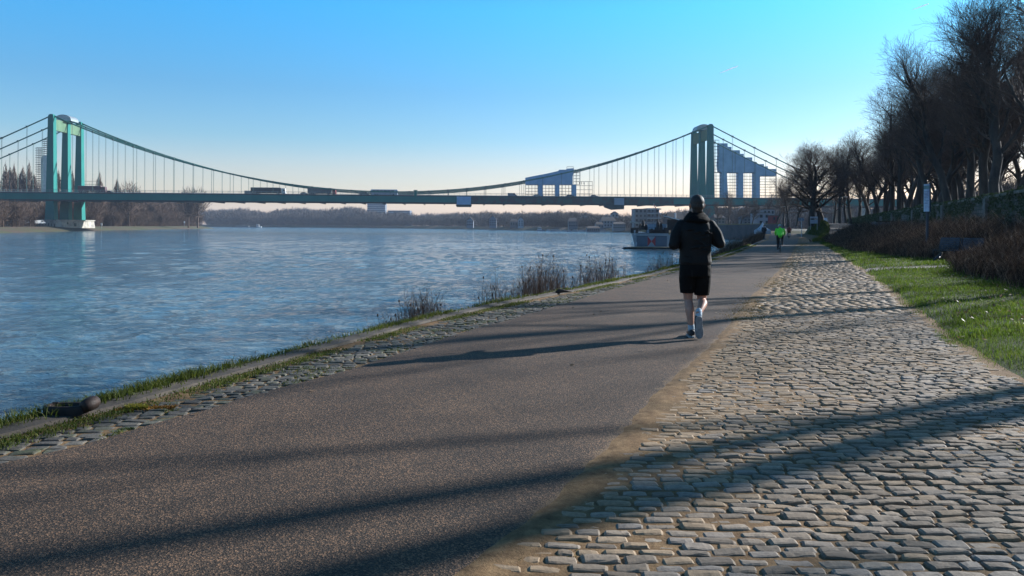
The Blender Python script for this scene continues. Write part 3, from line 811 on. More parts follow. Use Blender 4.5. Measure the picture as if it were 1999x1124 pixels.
# cables
ZMID = 20.8
def zc(s): return ZMID + (ZT - .3 - ZMID) * ((s - L / 2) / (L / 2)) ** 2
for n in W3:
    mb = MB(); S = np.linspace(0, L, 60)
    for dz, dn in ((.30, .28), (.30, -.28), (-.25, 0)):
        pts = [[s, n + dn, zc(s) + dz * .8] for s in S]; mb.tube(pts, .22, 6)
    for s0, sg in ((0, -1), (L, 1)):
        mb.tube([[s0 + sg * t, n, ZT - .3 - (ZT - GT - 1.0) * t / E - 1.0 * math.sin(PI * t / E)] for t in np.linspace(0, E, 14)], .36, 7)
    mb.build('main_cable', simple('cable_paint', (.04, .20, .17), (.03, .15, .13), .3, .6), bridge, smooth=True)
hang = []
for j, n in enumerate(W3):
    sp = 11.1; k = 1
    while k * sp < L - 5:
        s = k * sp + (j - 1) * .0
        if zc(s) - GT > .9: hang.append((s, n, GT + .5, zc(s)))
        k += 1
    for k in range(1, 7):
        t = k * 13.5
        for s in (-t, L + t): hang.append((s, n, GT + .5, ZT - .3 - (ZT - GT - 1.0) * t / E - 1.0 * math.sin(PI * t / E)))
hang.sort(key=lambda h: (h[1] > 1, h[1] > 17, -(h[3] - h[2])))
M_HANG = simple('hanger_steel', (.07, .15, .14), (.05, .11, .10), 1, .6)
rest = MB()
for i, (s, n, z0, z1) in enumerate(hang):
    mb = MB() if i < 100 else rest
    for d in (-.16, .16): mb.box((s + d, n, (z0 + z1) / 2), (.10, .10, z1 - z0))
    mb.box((s, n, z1 + .05), (.9, 1.3, .9))
    if i < 100: mb.build('hanger', M_HANG, bridge)
tag(rest.build('hanger', M_HANG, bridge), kind='stuff')
# piers
def pier(s0, right):
    mb = MB()
    zb = WATER_Z - .4; zt = 3.6
    pts = [(-5.5, -6), (5.5, -6), (7.5, -3), (8.2, 16), (7.5, 36), (0, 41), (-7.5, 36), (-8.2, 16), (-7.5, -3)]
    top = [(x * .96, y) for x, y in pts]
    n = len(pts); V = [[s0 + x, y, zb] for x, y in pts] + [[s0 + x * .98, y * .99, .2] for x, y in pts] + [[s0 + x * .93, y * .985, 2.9] for x, y in pts] + [[s0 + x, y, 3.0] for x, y in pts] + [[s0 + x, y, zt] for x, y in pts]
    Q = [[j * n + k, j * n + (k + 1) % n, (j + 1) * n + (k + 1) % n, (j + 1) * n + k] for j in range(4) for k in range(n)]
    mb.add(V, Q); mb.poly.append([4 * n + k for k in range(n)]); mb.build('pier', M_CON, bridge)
    for k in range(-3, 4):
        mb = MB(); mb.box((s0 + k * 1.55, -6.05 + .02, 1.2 - .25 * abs(k)), (.35, .12, 1.5)); mb.build('pier_opening', M_TEALD, bridge)
    for c_, d_ in (((s0 + 8.15, 10, .8), (.15, 2.2, 1.8)), ((s0 + 7.8, 2, 1.6), (.15, 1.2, 1.2))):
        mb = MB(); mb.box(c_, d_); mb.build('pier_opening', M_TEALD, bridge)
pier(0.0, False); pier(L, True)
# further land piers
for s in (-E, L + E):
    for n in W3: mb = MB(); mb.box((s, n, 6.8), (4, 4, 13.4)); mb.build('pier', M_CON, bridge)

def bridge_child_thing(name, s, n, z, label, cat, group=None):
    p = B(s, n, z); return empty(name, tuple(p), TH, label, cat, group)

# ---- traffic -----------------------------------------------------
M_TYRE = simple('rubber', (.02, .02, .02), (.015, .015, .015), 5, .9)
M_GLASS = simple('dark_glass', (.03, .04, .05), (.02, .03, .04), 1, .15)
RD = GT + .56
def wheel(root, x, y, r=.5, w=.3):
    mb = MB(); mb.tube([[x, y - w / 2, r], [x, y + w / 2, r]], r, 14); o = mb.build('wheel', M_TYRE, root, smooth=False)
    m2 = MB(); m2.tube([[x, y - w / 2 - .01, r], [x, y + w / 2 + .01, r]], r * .55, 10); m2.build('rim', M_GREY, o)
def truck(px, n, ln, body, cabc, label, dirn=1, h=4.0, kind='truck'):
    s = s_of_px(px, n); root = bridge_child_thing('articulated_truck', s, n, RD, label, 'truck', 'trucks crossing the bridge')
    c1 = simple('truck_body', body, tuple(x * .85 for x in body), .8, .5); c2 = simple('truck_cab', cabc, tuple(x * .85 for x in cabc), .8, .4)
    mb = MB(); mb.box((-dirn * 1.4, 0, 2.55), (ln - 3.0, 2.5, h - 1.1)); mb.build('trailer', c1, root)
    mb = MB(); mb.box((-dirn * 1.4, 0, h + .01), (ln - 3.2, 2.4, .1)); mb.build('trailer_roof', simple('trailer_roof', (.7, .7, .7)), root)
    mb = MB(); x0 = dirn * (ln / 2 - 1.25)
    mb.hexa([[x0 - 1.1, -1.2, .6], [x0 + 1.1, -1.2, .6], [x0 + 1.1, 1.2, .6], [x0 - 1.1, 1.2, .6], [x0 - (1.1 if dirn > 0 else .7), -1.15, h - .35], [x0 + (.7 if dirn > 0 else 1.1), -1.15, h - .35], [x0 + (.7 if dirn > 0 else 1.1), 1.15, h - .35], [x0 - (1.1 if dirn > 0 else .7), 1.15, h - .35]]); mb.build('cab', c2, root)
    mb = MB(); mb.box((x0 + dirn * .2, 0, 2.5), (1.1, 2.42, .8)); mb.build('window', M_GLASS, root)
    mb = MB(); mb.box((0, 0, .85), (ln - 1, 2.2, .3)); mb.build('chassis', M_TYRE, root)
    for x in (-ln / 2 + 1.5, -ln / 2 + 2.8, -ln / 2 + 4.1, ln / 2 - 1.3, ln / 2 - 4.6):
        for y in (-1.1, 1.1): wheel(root, dirn * x if dirn > 0 else -x, y)
truck(181, 3, 15.5, (.10, .05, .055), (.10, .045, .05), 'dark red articulated truck next to the left tower')
truck(524, 4, 20, (.05, .05, .055), (.55, .55, .55), 'dark articulated truck with a white cab, left of the pair in mid span')
truck(629, 4, 16.5, (.14, .145, .16), (.30, .05, .04), 'grey trailer truck with a red cab, right of the pair in mid span')
def bus(px, n, ln, body, label):
    s = s_of_px(px, n); root = bridge_child_thing('coach', s, n, RD, label, 'bus')
    c1 = simple('coach_paint', body, tuple(x * .9 for x in body), .8, .35)
    mb = MB(); mb.box((0, 0, 1.9), (ln, 2.5, 2.9)); mb.box((0, 0, 3.42), (ln - .5, 2.3, .2)); mb.build('body', c1, root)
    for k in range(6):
        mb = MB(); mb.box((-ln / 2 + 1.6 + k * (ln - 2.6) / 6 + .3, 0, 2.45), ((ln - 4) / 6.2, 2.54, 1.0)); mb.build('window', M_GLASS, root)
    mb = MB(); mb.box((ln / 2, 0, 2.2), (.06, 2.3, 1.7)); mb.build('windscreen', M_GLASS, root)
    for x in (-ln / 2 + 2.5, -ln / 2 + 3.8, ln / 2 - 2.4):
        for y in (-1.12, 1.12): wheel(root, x, y)
bus(750, 4.5, 15.5, (.42, .45, .55), 'white coach in the middle of the bridge, right of the two mid-span trucks')
def car(root, ln=4.4, hgt=1.5, wd=1.8, body=(.3, .3, .3), van=False):
    c1 = simple('car_paint', body, tuple(x * .9 for x in body), .8, .3)
    prof = [(-ln / 2, .35), (ln / 2, .35), (ln / 2, .75), (ln / 2 - .25, .92), (ln / 2 - 1.1, 1.0), (ln / 2 - 1.75, hgt - .05), (ln / 2 - 2.2, hgt), (-ln / 2 + .9, hgt), (-ln / 2 + .25, 1.05), (-ln / 2, .95)] if not van else \
           [(-ln / 2, .4), (ln / 2, .4), (ln / 2, 1.0), (ln / 2 - .7, 1.25), (ln / 2 - 1.3, hgt), (-ln / 2 + .1, hgt), (-ln / 2, hgt - .2)]
    mb = MB(); mb.prism([(x, -wd / 2, z) for x, z in prof], (0, wd, 0)); mb.build('body', c1, root)
    mb = MB()
    if not van: mb.prism([(ln / 2 - 1.25, -wd / 2 - .01, 1.03), (ln / 2 - 1.85, -wd / 2 - .01, hgt - .1), (-ln / 2 + 1.0, -wd / 2 - .01, hgt - .1), (-ln / 2 + .5, -wd / 2 - .01, 1.05)], (0, wd + .02, 0))
    else: mb.prism([(ln / 2 - .9, -wd / 2 - .01, 1.3), (ln / 2 - 1.35, -wd / 2 - .01, hgt - .15), (ln / 2 - 2.2, -wd / 2 - .01, hgt - .15), (ln / 2 - 2.2, -wd / 2 - .01, 1.3)], (0, wd + .02, 0))
    mb.build('window', M_GLASS, root)
    for x in (-ln / 2 + .85, ln / 2 - .85):
        for y in (-wd / 2 + .1, wd / 2 - .1): wheel(root, x, y, .33, .2)
for px, n, bodyc, van, lab in ((492, 8, (.35, .35, .36), False, 'pale car behind the dark truck with a white cab'), (487, 3, (.28, .25, .22), True, 'beige van following the dark truck with a white cab'),
                               (594, 3.5, (.2, .22, .24), False, 'small grey car just left of the grey trailer truck'), (711, 3.5, (.13, .16, .16), True, 'green grey van following the white coach'),
                               (1000, 5, (.20, .22, .26), True, 'blue grey van left of the smaller wrapped scaffold'), (1048, 5, (.4, .4, .38), False, 'pale car driving below the smaller wrapped scaffold'),
                               (1113, 5, (.06, .06, .07), False, 'black car below the right end of the smaller wrapped scaffold'), (1160, 5, (.10, .11, .13), False, 'dark car right of the smaller wrapped scaffold'),
                               (214, 5, (.04, .04, .04), False, 'black car just right of the dark red truck')):
    s = s_of_px(px, n); root = bridge_child_thing('car', s, n, RD, lab, 'van' if van else 'car', 'cars crossing the bridge'); car(root, 5.4 if van else 4.4, 2.1 if van else 1.5, 1.85, bodyc, van)

# ---- wrapped scaffolds -------------------------------------------
M_SCAF = simple('scaffold_tube', (.16, .17, .18), (.09, .08, .07), 2, .6)
def wpoly(mb, pts, Y, depth): mb.prism([tuple(P(x, y, Y)) for x, y in pts], tuple(NV * depth))
def sgrid(mb, x0, x1, y0, y1, Y, nx, ny, r=.09, plank=True, depth=2.0):
    for dd in (0, depth):
        for i in range(nx + 1):
            x = x0 + (x1 - x0) * i / nx; a = P(x, y0, Y) + NV * dd; c = P(x, y1, Y) + NV * dd; mb.tube([a, c], r, 4, False)
        for j in range(ny + 1):
            y = y0 + (y1 - y0) * j / ny; a = P(x0, y, Y) + NV * dd; c = P(x1, y, Y) + NV * dd; mb.tube([a, c], r, 4, False)
            if plank and dd == 0: p = (a + c) / 2; mb.box(p + NV * depth / 2, (np.linalg.norm(c - a), depth, .10), rz=TH)
YR = 501.0
sc1 = empty('scaffold', tuple(P(1460, 385, YR)), 0, 'tall scaffold wrapped in pale blue sheets beside the right tower, its top stepping down', 'scaffold')
sc1.location = (0, 0, 0)
mb = MB()
steps = [(1404, 279.5), (1420.5, 279.5), (1420.5, 286.5), (1428, 286.5), (1428, 293), (1444.5, 293), (1444.5, 300), (1452, 300), (1452, 307), (1468.5, 307), (1468.5, 315.5), (1476, 315.5), (1476, 320), (1491.5, 320), (1491.5, 324.5), (1499, 324.5), (1499, 329.5), (1515.5, 329.5), (1515.5, 343)]
poly = steps + [(1483.5, 343), (1483.5, 386), (1472.8, 386), (1472.8, 336.6), (1451, 336.6), (1451, 386), (1441.7, 386), (1441.7, 336.6), (1419, 336.6), (1421.5, 386), (1409, 386), (1409, 336.6), (1404.5, 334), (1403, 322), (1404.5, 300)]
wpoly(mb, poly, YR, 4.5); mb.build('wrap_sheet', M_WRAP, sc1)
mb = MB(); sgrid(mb, 1389, 1404, 273, 336, YR + .5, 2, 10, .08); sgrid(mb, 1389, 1409, 337, 386, YR + .5, 2, 8, .08)
for a, c in ((1419, 1441.7), (1451, 1472.8), (1483.5, 1516)): sgrid(mb, a, c, 337.5 if a < 1480 else 344, 386, YR + .5, 3, 8, .08)
mb.build('scaffold_frame', M_SCAF, sc1)
YL = 463.0
sc2 = empty('scaffold', (0, 0, 0), 0, 'smaller scaffold wrapped in blue sheets standing on the deck left of the right tower', 'scaffold')
mb = MB(); wpoly(mb, [(1026.3, 346.5), (1044, 343), (1068, 338.5), (1092, 333), (1092, 331), (1107, 331), (1107, 329), (1120.5, 328), (1118, 345), (1118, 360), (1125, 360), (1125, 386), (1117, 386), (1117, 360), (1092, 360), (1092, 386), (1084.6, 386), (1084.6, 360), (1059.4, 360), (1059.4, 386), (1051, 386), (1051, 360), (1026.3, 360)], YL, 4); mb.build('wrap_sheet', M_WRAP, sc2)
mb = MB()
for a, c in ((1026.3, 1051), (1059.4, 1084.6), (1092, 1117)): sgrid(mb, a, c, 361, 386, YL + .4, 4, 4, .07, plank=False)
sgrid(mb, 1120, 1132, 331, 360, YL + .4, 2, 5, .08); sgrid(mb, 1125, 1157, 354, 386, YL + .4, 4, 4, .07, plank=False); sgrid(mb, 1107, 1120, 325, 330, YL + .4, 1, 1, .06, False)
mb.build('scaffold_frame', M_SCAF, sc2)
# left: scaffolded cable anchorage mast
YS = 470.0
sc3 = empty('scaffold', (0, 0, 0), 0, 'scaffold tower with a white wrapped column left of the left tower', 'scaffold')
mb = MB(); wpoly(mb, [(80, 307), (84, 303), (92.5, 303), (92.5, 380), (80.5, 380)], YS, 6); mb.build('wrap_sheet', simple('white_sheet', (.75, .73, .70), (.55, .54, .53), .8, .7, bmp=.6, bscale=1, bdist=.3), sc3)
mb = MB(); sgrid(mb, 71, 82, 288, 380, YS + 1, 2, 23, .09); sgrid(mb, 82, 92, 272, 303, YS + 1, 2, 8, .09); 
for j in range(20):
    y = 289 + j * 4.6; a = P(68.5, y, YS + 1); c = P(83, y, YS + 1); mb.tube([a, c], .12, 4, False)
mb.build('scaffold_frame', M_SCAF, sc3)
sc4 = empty('scaffold', (0, 0, 0), 0, 'low open scaffold rails on the deck just right of the left tower', 'scaffold')
mb = MB(); sgrid(mb, 162, 188, 353.5, 378, YS - 2, 2, 4, .05, plank=False); mb.build('scaffold_frame', M_SCAF, sc4)
# inspection cradles hanging on the girder
def cradle(px0, px1, label, mat, y0, y1, hull):
    s0, s1 = s_of_px(px0, -3), s_of_px(px1, -3)
    root = empty('inspection_cradle', tuple(B((s0 + s1) / 2, -3.2, GB)), TH, label, 'work platform'); w_ = s1 - s0
    mb = MB(); mb.box((0, 0, y0), (w_, 1.2, y1)); mb.box((0, -.62, y0 + y1 / 2 - .3), (w_ + .1, .1, .25)); mb.build('wrap_sheet', mat, root)
    mb = MB(); mb.prism(hull, (0, 3.4, 0)); mb.build('platform', M_TEALD, root)
cradle(892, 919.5, 'pale blue sheeted inspection cradle hanging on mid girder with dark underside', M_WRAP, 1.7, 5.6, [(-4.6, -1.2, -.6), (-4.1, -1.2, -1.6), (4.1, -1.2, -1.6), (4.7, -1.2, -.6), (4.5, -1.2, -.2), (-4.5, -1.2, -.2)])
cradle(1199, 1218, 'grey sheeted cradle with a hull-shaped platform under the girder left of the ferry flag', simple('grey_sheet', (.25, .27, .34), (.22, .30, .36), .3, .7), 1.0, 6.6, [(-9.3, -1.2, 0), (-8.3, -1.2, -1.3), (-4.3, -1.2, -2.6), (1.5, -1.2, -2.3), (2.8, -1.2, -1.6), (2.8, -1.2, .2), (-9.3, -1.2, .4)])
# sign column standing at mid span
root = empty('steel_post', tuple(B(s_of_px(811, -2.6), -2.6, GT - .1)), TH, 'stout teal post on the deck edge at mid span', 'post')
mb = MB(); mb.box((0, 0, 1.7), (1.5, .5, 3.4)); mb.box((0, 0, 3.5), (2.3, .7, .4)); mb.build('post', M_TEAL, root)
# ================================================================ TREES
def grow(seed, height, trunk_r, clear, limbs, spread, counts, lens, up=.35, levels=4, wander=.16, limb_len=.5, lean=0, droop=0, top_leader=True, seg=(7, 5, 4, 3, 2), rmin=.0065, taper=.70):
    """returns list of segments per level: arrays (p0,p1,r0,r1)"""
    r = random.Random(seed); out = [[] for _ in range(levels + 1)]
    def perp(d):
        a = Vector((r.gauss(0, 1), r.gauss(0, 1), r.gauss(0, 1))); a = a - d * a.dot(d); a.normalize(); return a
    def branch(p, d, ln, rad, lv):
        n = seg[lv]; pts = [p.copy()]; rs = [rad]; dirs = [d.copy()]
        st = ln / n
        for i in range(n):
            d = (d + perp(d) * wander * r.uniform(.4, 1.5) + Vector((0, 0, up * (.22 if lv else .1)))).normalized()
            p = p + d * st; pts.append(p.copy()); dirs.append(d.copy())
            rs.append(max(rad * (1 - (.62 if lv < levels else .75) * (i + 1) / n), rmin))
        for i in range(n): out[lv].append((pts[i], pts[i + 1], rs[i], rs[i + 1]))
        if lv >= levels: return
        k = counts[lv]
        for j in range(k):
            if lv == 0: t = clear + (1 - clear) * (j + r.random() * .8) / k
            else: t = .22 + .78 * (j + r.random()) / k
            t = min(t, .999); f = t * n; i = int(f); q = pts[i].lerp(pts[i + 1], f - i); dd = dirs[i]
            rr = rs[i] + (rs[i + 1] - rs[i]) * (f - i)
            side = perp(dd); ang = R(spread[lv]) * r.uniform(.7, 1.25)
            if lv == 0: 
                a = j * 2.4 + r.uniform(-.5, .5); side = Vector((math.cos(a), math.sin(a), 0)); ang *= (1.15 - .55 * (t - clear) / (1 - clear))
            nd = (dd * math.cos(ang) + side * math.sin(ang)).normalized()
            l = lens[lv] * height * r.uniform(.7, 1.2) * (1.0 if lv else (1.08 - taper * (t - clear) / (1 - clear)))
            if lv: l *= (1.15 - .5 * t)
            branch(q, nd, l, rr * r.uniform(.45, .62), lv + 1)
    branch(Vector((0, 0, -.2)), Vector((lean, 0, 1)).normalized(), height, trunk_r, 0)
    return out
def seg_mesh(mb, segs, n):
    if not segs: return
    p0 = np.array([s[0][:] for s in segs]); p1 = np.array([s[1][:] for s in segs]); r0 = np.array([s[2] for s in segs]); r1 = np.array([s[3] for s in segs])
    d = p1 - p0; ln = np.linalg.norm(d, axis=1)[:, None]; d /= ln + 1e-9; p1 = p1 + d * r1[:, None] * .4
    ref = np.where(np.abs(d[:, 2:3]) < .9, np.array([[0, 0, 1.0]]), np.array([[1.0, 0, 0]])); a = np.cross(d, ref); a /= np.linalg.norm(a, axis=1)[:, None]; b = np.cross(d, a)
    an = np.arange(n) / n * 2 * PI; ca, sa = np.cos(an), np.sin(an)
    ring = a[:, None, :] * ca[None, :, None] + b[:, None, :] * sa[None, :, None]
    V = np.concatenate([p0[:, None] + ring * r0[:, None, None], p1[:, None] + ring * r1[:, None, None]], 1).reshape(-1, 3)
    k = np.arange(n); q = np.stack([k, (k + 1) % n, (k + 1) % n + n, k + n], -1)
    mb.add(V, (q[None] + (np.arange(len(segs)) * 2 * n)[:, None, None]).reshape(-1, 4))
M_BARK = simple('tree_bark', (.075, .058, .045), (.030, .025, .022), 2.2, .9, bmp=.8, bscale=9, bdist=.04, stretch=(1, 1, .25))
M_TWIG = simple('twig_bark', (.13, .085, .062), (.065, .043, .035), .8, .9)
def tree_proto(name, seed, **kw):
    g = grow(seed, **kw); m1 = MB(); m2 = MB()
    seg_mesh(m1, g[0], 9); seg_mesh(m1, g[1], 6)
    # root flare
    for lv in range(2, len(g)): seg_mesh(m2, g[lv], 4 if lv == 2 else 3)
    return m1.mesh(name + '_trunk', M_BARK, True), m2.mesh(name + '_crown', M_TWIG, False)
def put_tree(protos, loc, rot, sc, label, group=None, name='bare_tree', cat='tree', sz=None):
    root = empty(name, loc, rot, label, cat, group); root.scale = (sc, sc, sz or sc)
    for nm, me in zip(('trunk', 'crown'), protos):
        o = bpy.data.objects.new(nm, me); COL.objects.link(o); o.parent = root
    return root
AV = [tree_proto('avenue', s, height=14.5 + (s % 3), trunk_r=.40, clear=.27, limbs=9, spread=(48, 42, 40, 42), counts=(14, 8, 6, 6), lens=(.31, .19, .12, .075), up=.62, wander=.19) for s in (3, 8, 12, 21)]
# two ranks along the wall; the near ones stand out of frame on the right and throw the shadows
ords = ['first', 'second', 'third', 'fourth', 'fifth', 'sixth', 'seventh', 'eighth', 'ninth', 'tenth', 'eleventh', 'twelfth', 'thirteenth', 'fourteenth', 'fifteenth', 'sixteenth', 'seventeenth', 'eighteenth', 'nineteenth', 'twentieth', 'twenty-first', 'twenty-second', 'twenty-third', 'twenty-fourth']
r_ = random.Random(5)
TR = []
for rank, (off, nm) in enumerate(((4.0, 'front'), (10.5, 'middle'), (17.5, 'back'))):
    y = 36.5 + rank * 2.5
    k = 0
    while y < 172:
        x = WX(y) + off + r_.uniform(-.5, .5)
        TR.append((x, y, rank, nm)); y += 6.6 + r_.uniform(-.7, .9) + rank * .6 + max(0, (y - 90)) * .03
for rank, nm in enumerate(('front', 'middle', 'back')):
    row = sorted([t for t in TR if t[2] == rank], key=lambda t: -px_of(np.array([t[0], t[1], 4])))
    row = [t for t in row if px_of(np.array([t[0], t[1], 4])) < 2150]
    for i, (x, y, rk, _) in enumerate(row):
        inn = px_of(np.array([x, y, 4])) < 1999
        sc = 1.0 + r_.uniform(-.08, .09) + (.05 if rank else 0) + (.10 if y < 56 else 0)
        lab = '%s tree from the right in the %s row of bare trees above the wall' % (ords[min(i, 23)], nm)
        put_tree(AV[r_.randrange(4)], (x, y, 3.05), r_.uniform(0, 6.28), sc, lab, 'bare trees in the avenue above the wall')
# trees outside the frame whose shadows fall across the paths
SHP = [tree_proto('pruned', s, height=15, trunk_r=.22, clear=.46, limbs=7, spread=(44, 42, 40, 42), counts=(7, 4, 3, 2), lens=(.42, .23, .13, .08), up=.55, wander=.2, rmin=.004) for s in (41, 42)]
SHADOW = [(34.0, 12.0, 1.1, 0, 5.9), (39.0, 17.0, 1.2, 1, 3.6), (35.5, 31.5, 1.1, 1, 1.2), (31.0, 19.5, 1.1, 1, .9), (36.5, 22.0, 1.15, 0, 2.9), (29.0, 13.0, 1.05, 0, 4.4), (19.2, 13.9, 1.05, 0, .3), (22.7, 18.4, 1.0, 1, 1.7), (29.5, 29.0, 1.05, 0, 4.0), (26.5, 23.8, 1.0, 1, 5.2), (18.5, 1.0, 1.1, 1, 2.5)]
for x, y, sc, k, rot in SHADOW:
    put_tree(SHP[k], (x, y, 3.05), rot, sc, 'bare avenue tree standing just outside the right edge of the photo', 'bare trees outside the right edge')
# the big lone tree at the end of the path: two trunks
BIG = tree_proto('lone', 31, height=12.5, trunk_r=.5, clear=.20, limbs=12, spread=(64, 48, 44, 44), counts=(15, 8, 7, 6), lens=(.52, .27, .15, .09), up=.5, wander=.17)
p = P(1583, 434, 133); put_tree(BIG, (p[0], p[1], 1.9), .5, 1.12, 'left trunk of the broad bare tree pair at the top of the ramp', sz=.86)
p = P(1604, 434, 137); put_tree(BIG, (p[0], p[1], 1.9), 2.9, 1.12, 'right trunk of the broad bare tree pair at the top of the ramp', sz=.90)
for px, Y, sc, lab in ((1640, 150, .80, 'bare tree between the broad pair and the avenue trees'), (1538, 190, .62, 'small bare tree left of the broad pair, at the far path'), (1660, 165, .9, 'bare tree at the left end of the avenue'), (1652, 178, .85, 'bare tree just behind the left end of the avenue'), (1676, 172, .95, 'second bare tree from the left end of the avenue'), (1690, 176, 1.0, 'third bare tree from the left end of the avenue'), (1628, 190, .8, 'slim bare tree right of the broad pair')):
    p = P(px, 434, Y); put_tree(AV[1], (p[0], p[1], 1.8), px * .1, sc, lab)

# ---- far trees (lighter meshes) ----------------------------------
M_WOODL = simple('winter_wood', (.125, .078, .052), (.06, .040, .030), .12, .95, detail=6)
M_WOODF = simple('far_wood', (.085, .066, .055), (.05, .038, .033), .05, .95, detail=6)
def far_tree_mesh(seed, h, rx, ntw, tw=.16, shape='round', tl=.16):
    """trunk + forked twigs as thin slivers; real branching silhouette, light enough for hundreds"""
    r = np.random.default_rng(seed); mb = MB()
    mb.tube([[0, 0, -1], [0, 0, h * .35], [0, 0, h * .8]], [h * .022, h * .017, h * .005], 5, False)
    nl = 14
    ends = []
    for k in range(nl):
        a = k * 2.4; t = .22 + .6 * k / nl; el = R(28 if shape == 'round' else 72) + r.uniform(-.1, .35)
        if shape != 'round': rr = rx
        ln = (h * .42 if shape == 'round' else h * .3) * r.uniform(.8, 1.15) * (1 - .35 * t)
        s = np.array([0, 0, h * t]); e = s + ln * np.array([math.cos(a) * math.cos(el) * (rx / (h * .38)), math.sin(a) * math.cos(el) * (rx / (h * .38)), math.sin(el)])
        mb.tube([s, (s + e) / 2 + r.normal(0, .02 * h, 3), e], [h * .008, h * .006, h * .003], 3, False)
    # twigs: clustered in the crown shell
    u = r.normal(0, 1, (ntw, 3)); u /= np.linalg.norm(u, axis=1)[:, None]
    rad = r.random(ntw) ** .45
    lump = 1 + .22 * (vnoise(u[:, 0] * 2 + seed, u[:, 1] * 2 + u[:, 2] * 3, 1.3, seed) - .5) * 2
    c = u * rad[:, None] * lump[:, None]
    if shape == 'round': C = np.stack([c[:, 0] * rx, c[:, 1] * rx, h * .60 + c[:, 2] * h * .40], 1)
    else: 
        zz = (c[:, 2] * .5 + .5); w_ = np.sin(np.clip(zz, 0, 1) ** .7 * PI) ** .6; C = np.stack([c[:, 0] * rx * w_, c[:, 1] * rx * w_, h * (.16 + .84 * zz)], 1)
    d = C - np.array([0, 0, h * (.30 if shape == 'round' else -.6)]); d /= np.linalg.norm(d, axis=1)[:, None]; d += r.normal(0, .25, d.shape); d[:, 2] += .25; d /= np.linalg.norm(d, axis=1)[:, None]
    ln = h * tl * r.uniform(.5, 1.2, ntw); q = r.normal(0, 1, (ntw, 3)); q -= (q * d).sum(1)[:, None] * d; q /= np.linalg.norm(q, axis=1)[:, None]
    s = C - d * ln[:, None] * .6; e = C + d * ln[:, None] * .4
    V = np.stack([s - q * tw / 2, s + q * tw / 2, e], 1).reshape(-1, 3); mb.add(V, None, np.arange(ntw)[:, None] * 3 + np.array([[0, 1, 2]]))
    return mb
def merge_forest(name, protos, spots, mat, label, cat):
    """one wood: many trees that read as a mass"""
    mb = MB(); dat = [p.data() for p in protos]
    for (x, y, z, s, a, k) in spots:
        V, Q, T = dat[k]; ca, sa = math.cos(a), math.sin(a)
        V2 = V @ np.array([[ca, sa, 0], [-sa, ca, 0], [0, 0, 1]]) * s + np.array([x, y, z]); mb.add(V2, Q, T)
    return tag(mb.build(name, mat), kind='stuff', label=label, cat=cat)
def placed(name, mb, mat, px, Y, z, s, label, group=None, rot=0, cat='tree'):
    me = mb if not isinstance(mb, MB) else mb.mesh(name, mat); o = bpy.data.objects.new(name, me); COL.objects.link(o)
    p = P(px, 440, Y); o.location = (p[0], p[1], z); o.scale = (s, s, s); o.rotation_euler = (0, 0, rot); return tag(o, label, cat, group)
FT = [far_tree_mesh(s, 13, 4.6, 620, .13) for s in (1, 2, 3)]
FB = [far_tree_mesh(s, 7, 3.8, 420, .12) for s in (5, 6)]
rr = random.Random(9)
# left bank wood
spots = []
def inside_left(x, y):
    yy = [60, 250, 315, 380, 440, 470, 560, 660, 745, 775, 800]; xx = [-150, -190, -209, -229, -243, -247, -262, -280, -291, -300, -330]
    return x < np.interp(y, yy, xx) - 14
for k in range(1250):
    y = rr.uniform(300, 775) if k % 5 < 3 else rr.uniform(560, 785); edge = np.interp(y, [250, 315, 380, 440, 470, 560, 660, 745, 775], [-190, -209, -229, -243, -247, -262, -280, -291, -300]) - 15
    x = edge - abs(rr.gauss(0, 1)) * (45 if k % 5 < 3 else 22)
    lx = (np.array([x, y, 0]) - A0); s_, n_ = lx @ U, lx @ NV
    if -14 < s_ < 14 and -14 < n_ < 46: continue
    if s_ < 14 and -9 < n_ < 42: continue
    near = n_ < 46
    h = ((437 - 394) / F * y + 2.0) / 13 * rr.uniform(.8, 1.08)
    if n_ > -9 and x > edge - 8: h *= .6
    if px_of(np.array([x, y, 0])) < -60: continue
    spots.append((x, y, -.4, h, rr.uniform(0, 6.28), rr.randrange(3)))
    if rr.random() < .6: spots.append((x + rr.uniform(-4, 4), y, -1.2, rr.uniform(.5, .9), 0, 3 + rr.randrange(2)))
spots = spots[:1500]
merge_forest('riverside_wood', FT + FB, spots, M_WOODL, 'brown leafless wood covering the left bank behind the bridge', 'wood')
print('left spots', len(spots))
# trees on the left one can tell apart (taller than the deck)
POP = [far_tree_mesh(s, 30, 3.2, 1100, .22, 'poplar', .10) for s in (11, 12)]
RND = far_tree_mesh(14, 24, 7.5, 1300, .20, 'round', .13); RNDm = RND.mesh('round_tree', M_WOODL)
POPm = [p.mesh('poplar', M_WOODL) for p in POP]
for i, (px, top, Y, k, lab) in enumerate(((10, 321, 560, 0, 'leftmost tall poplar above the bridge deck'), (19, 326, 565, 1, 'second tall poplar from the left edge'), (27, 322, 540, 0, 'poplar just left of the first hanger at the left edge'), (44, 325, 560, 1, 'poplar third along the left edge, slightly apart'), (56, 320, 560, 0, 'poplar with a pointed tip left of the scaffold tower'), (66, 338, 545, 1, 'lower poplar touching the left side of the scaffold tower'), (37, 338, 600, 1, 'low poplar in the gap of the left poplar row'),
                              (113, 332, 560, 1, 'poplar seen between the first and second legs of the left tower'), (141, 335, 560, 0, 'poplar seen between the second and third legs of the left tower'),
                              (194, 338, 540, 0, 'lone poplar right of the left tower above the dark red truck'), (228, 349, 560, 1, 'poplar beside a broad round tree right of the left tower'))):
    H_ = 441 + (px - CX) * .0055; h = (H_ - top) / F * Y + 1.8
    placed('poplar_tree', POPm[k], None, px, Y, -.4, h / 30, lab, 'tall trees on the left bank', i, cat='tree')
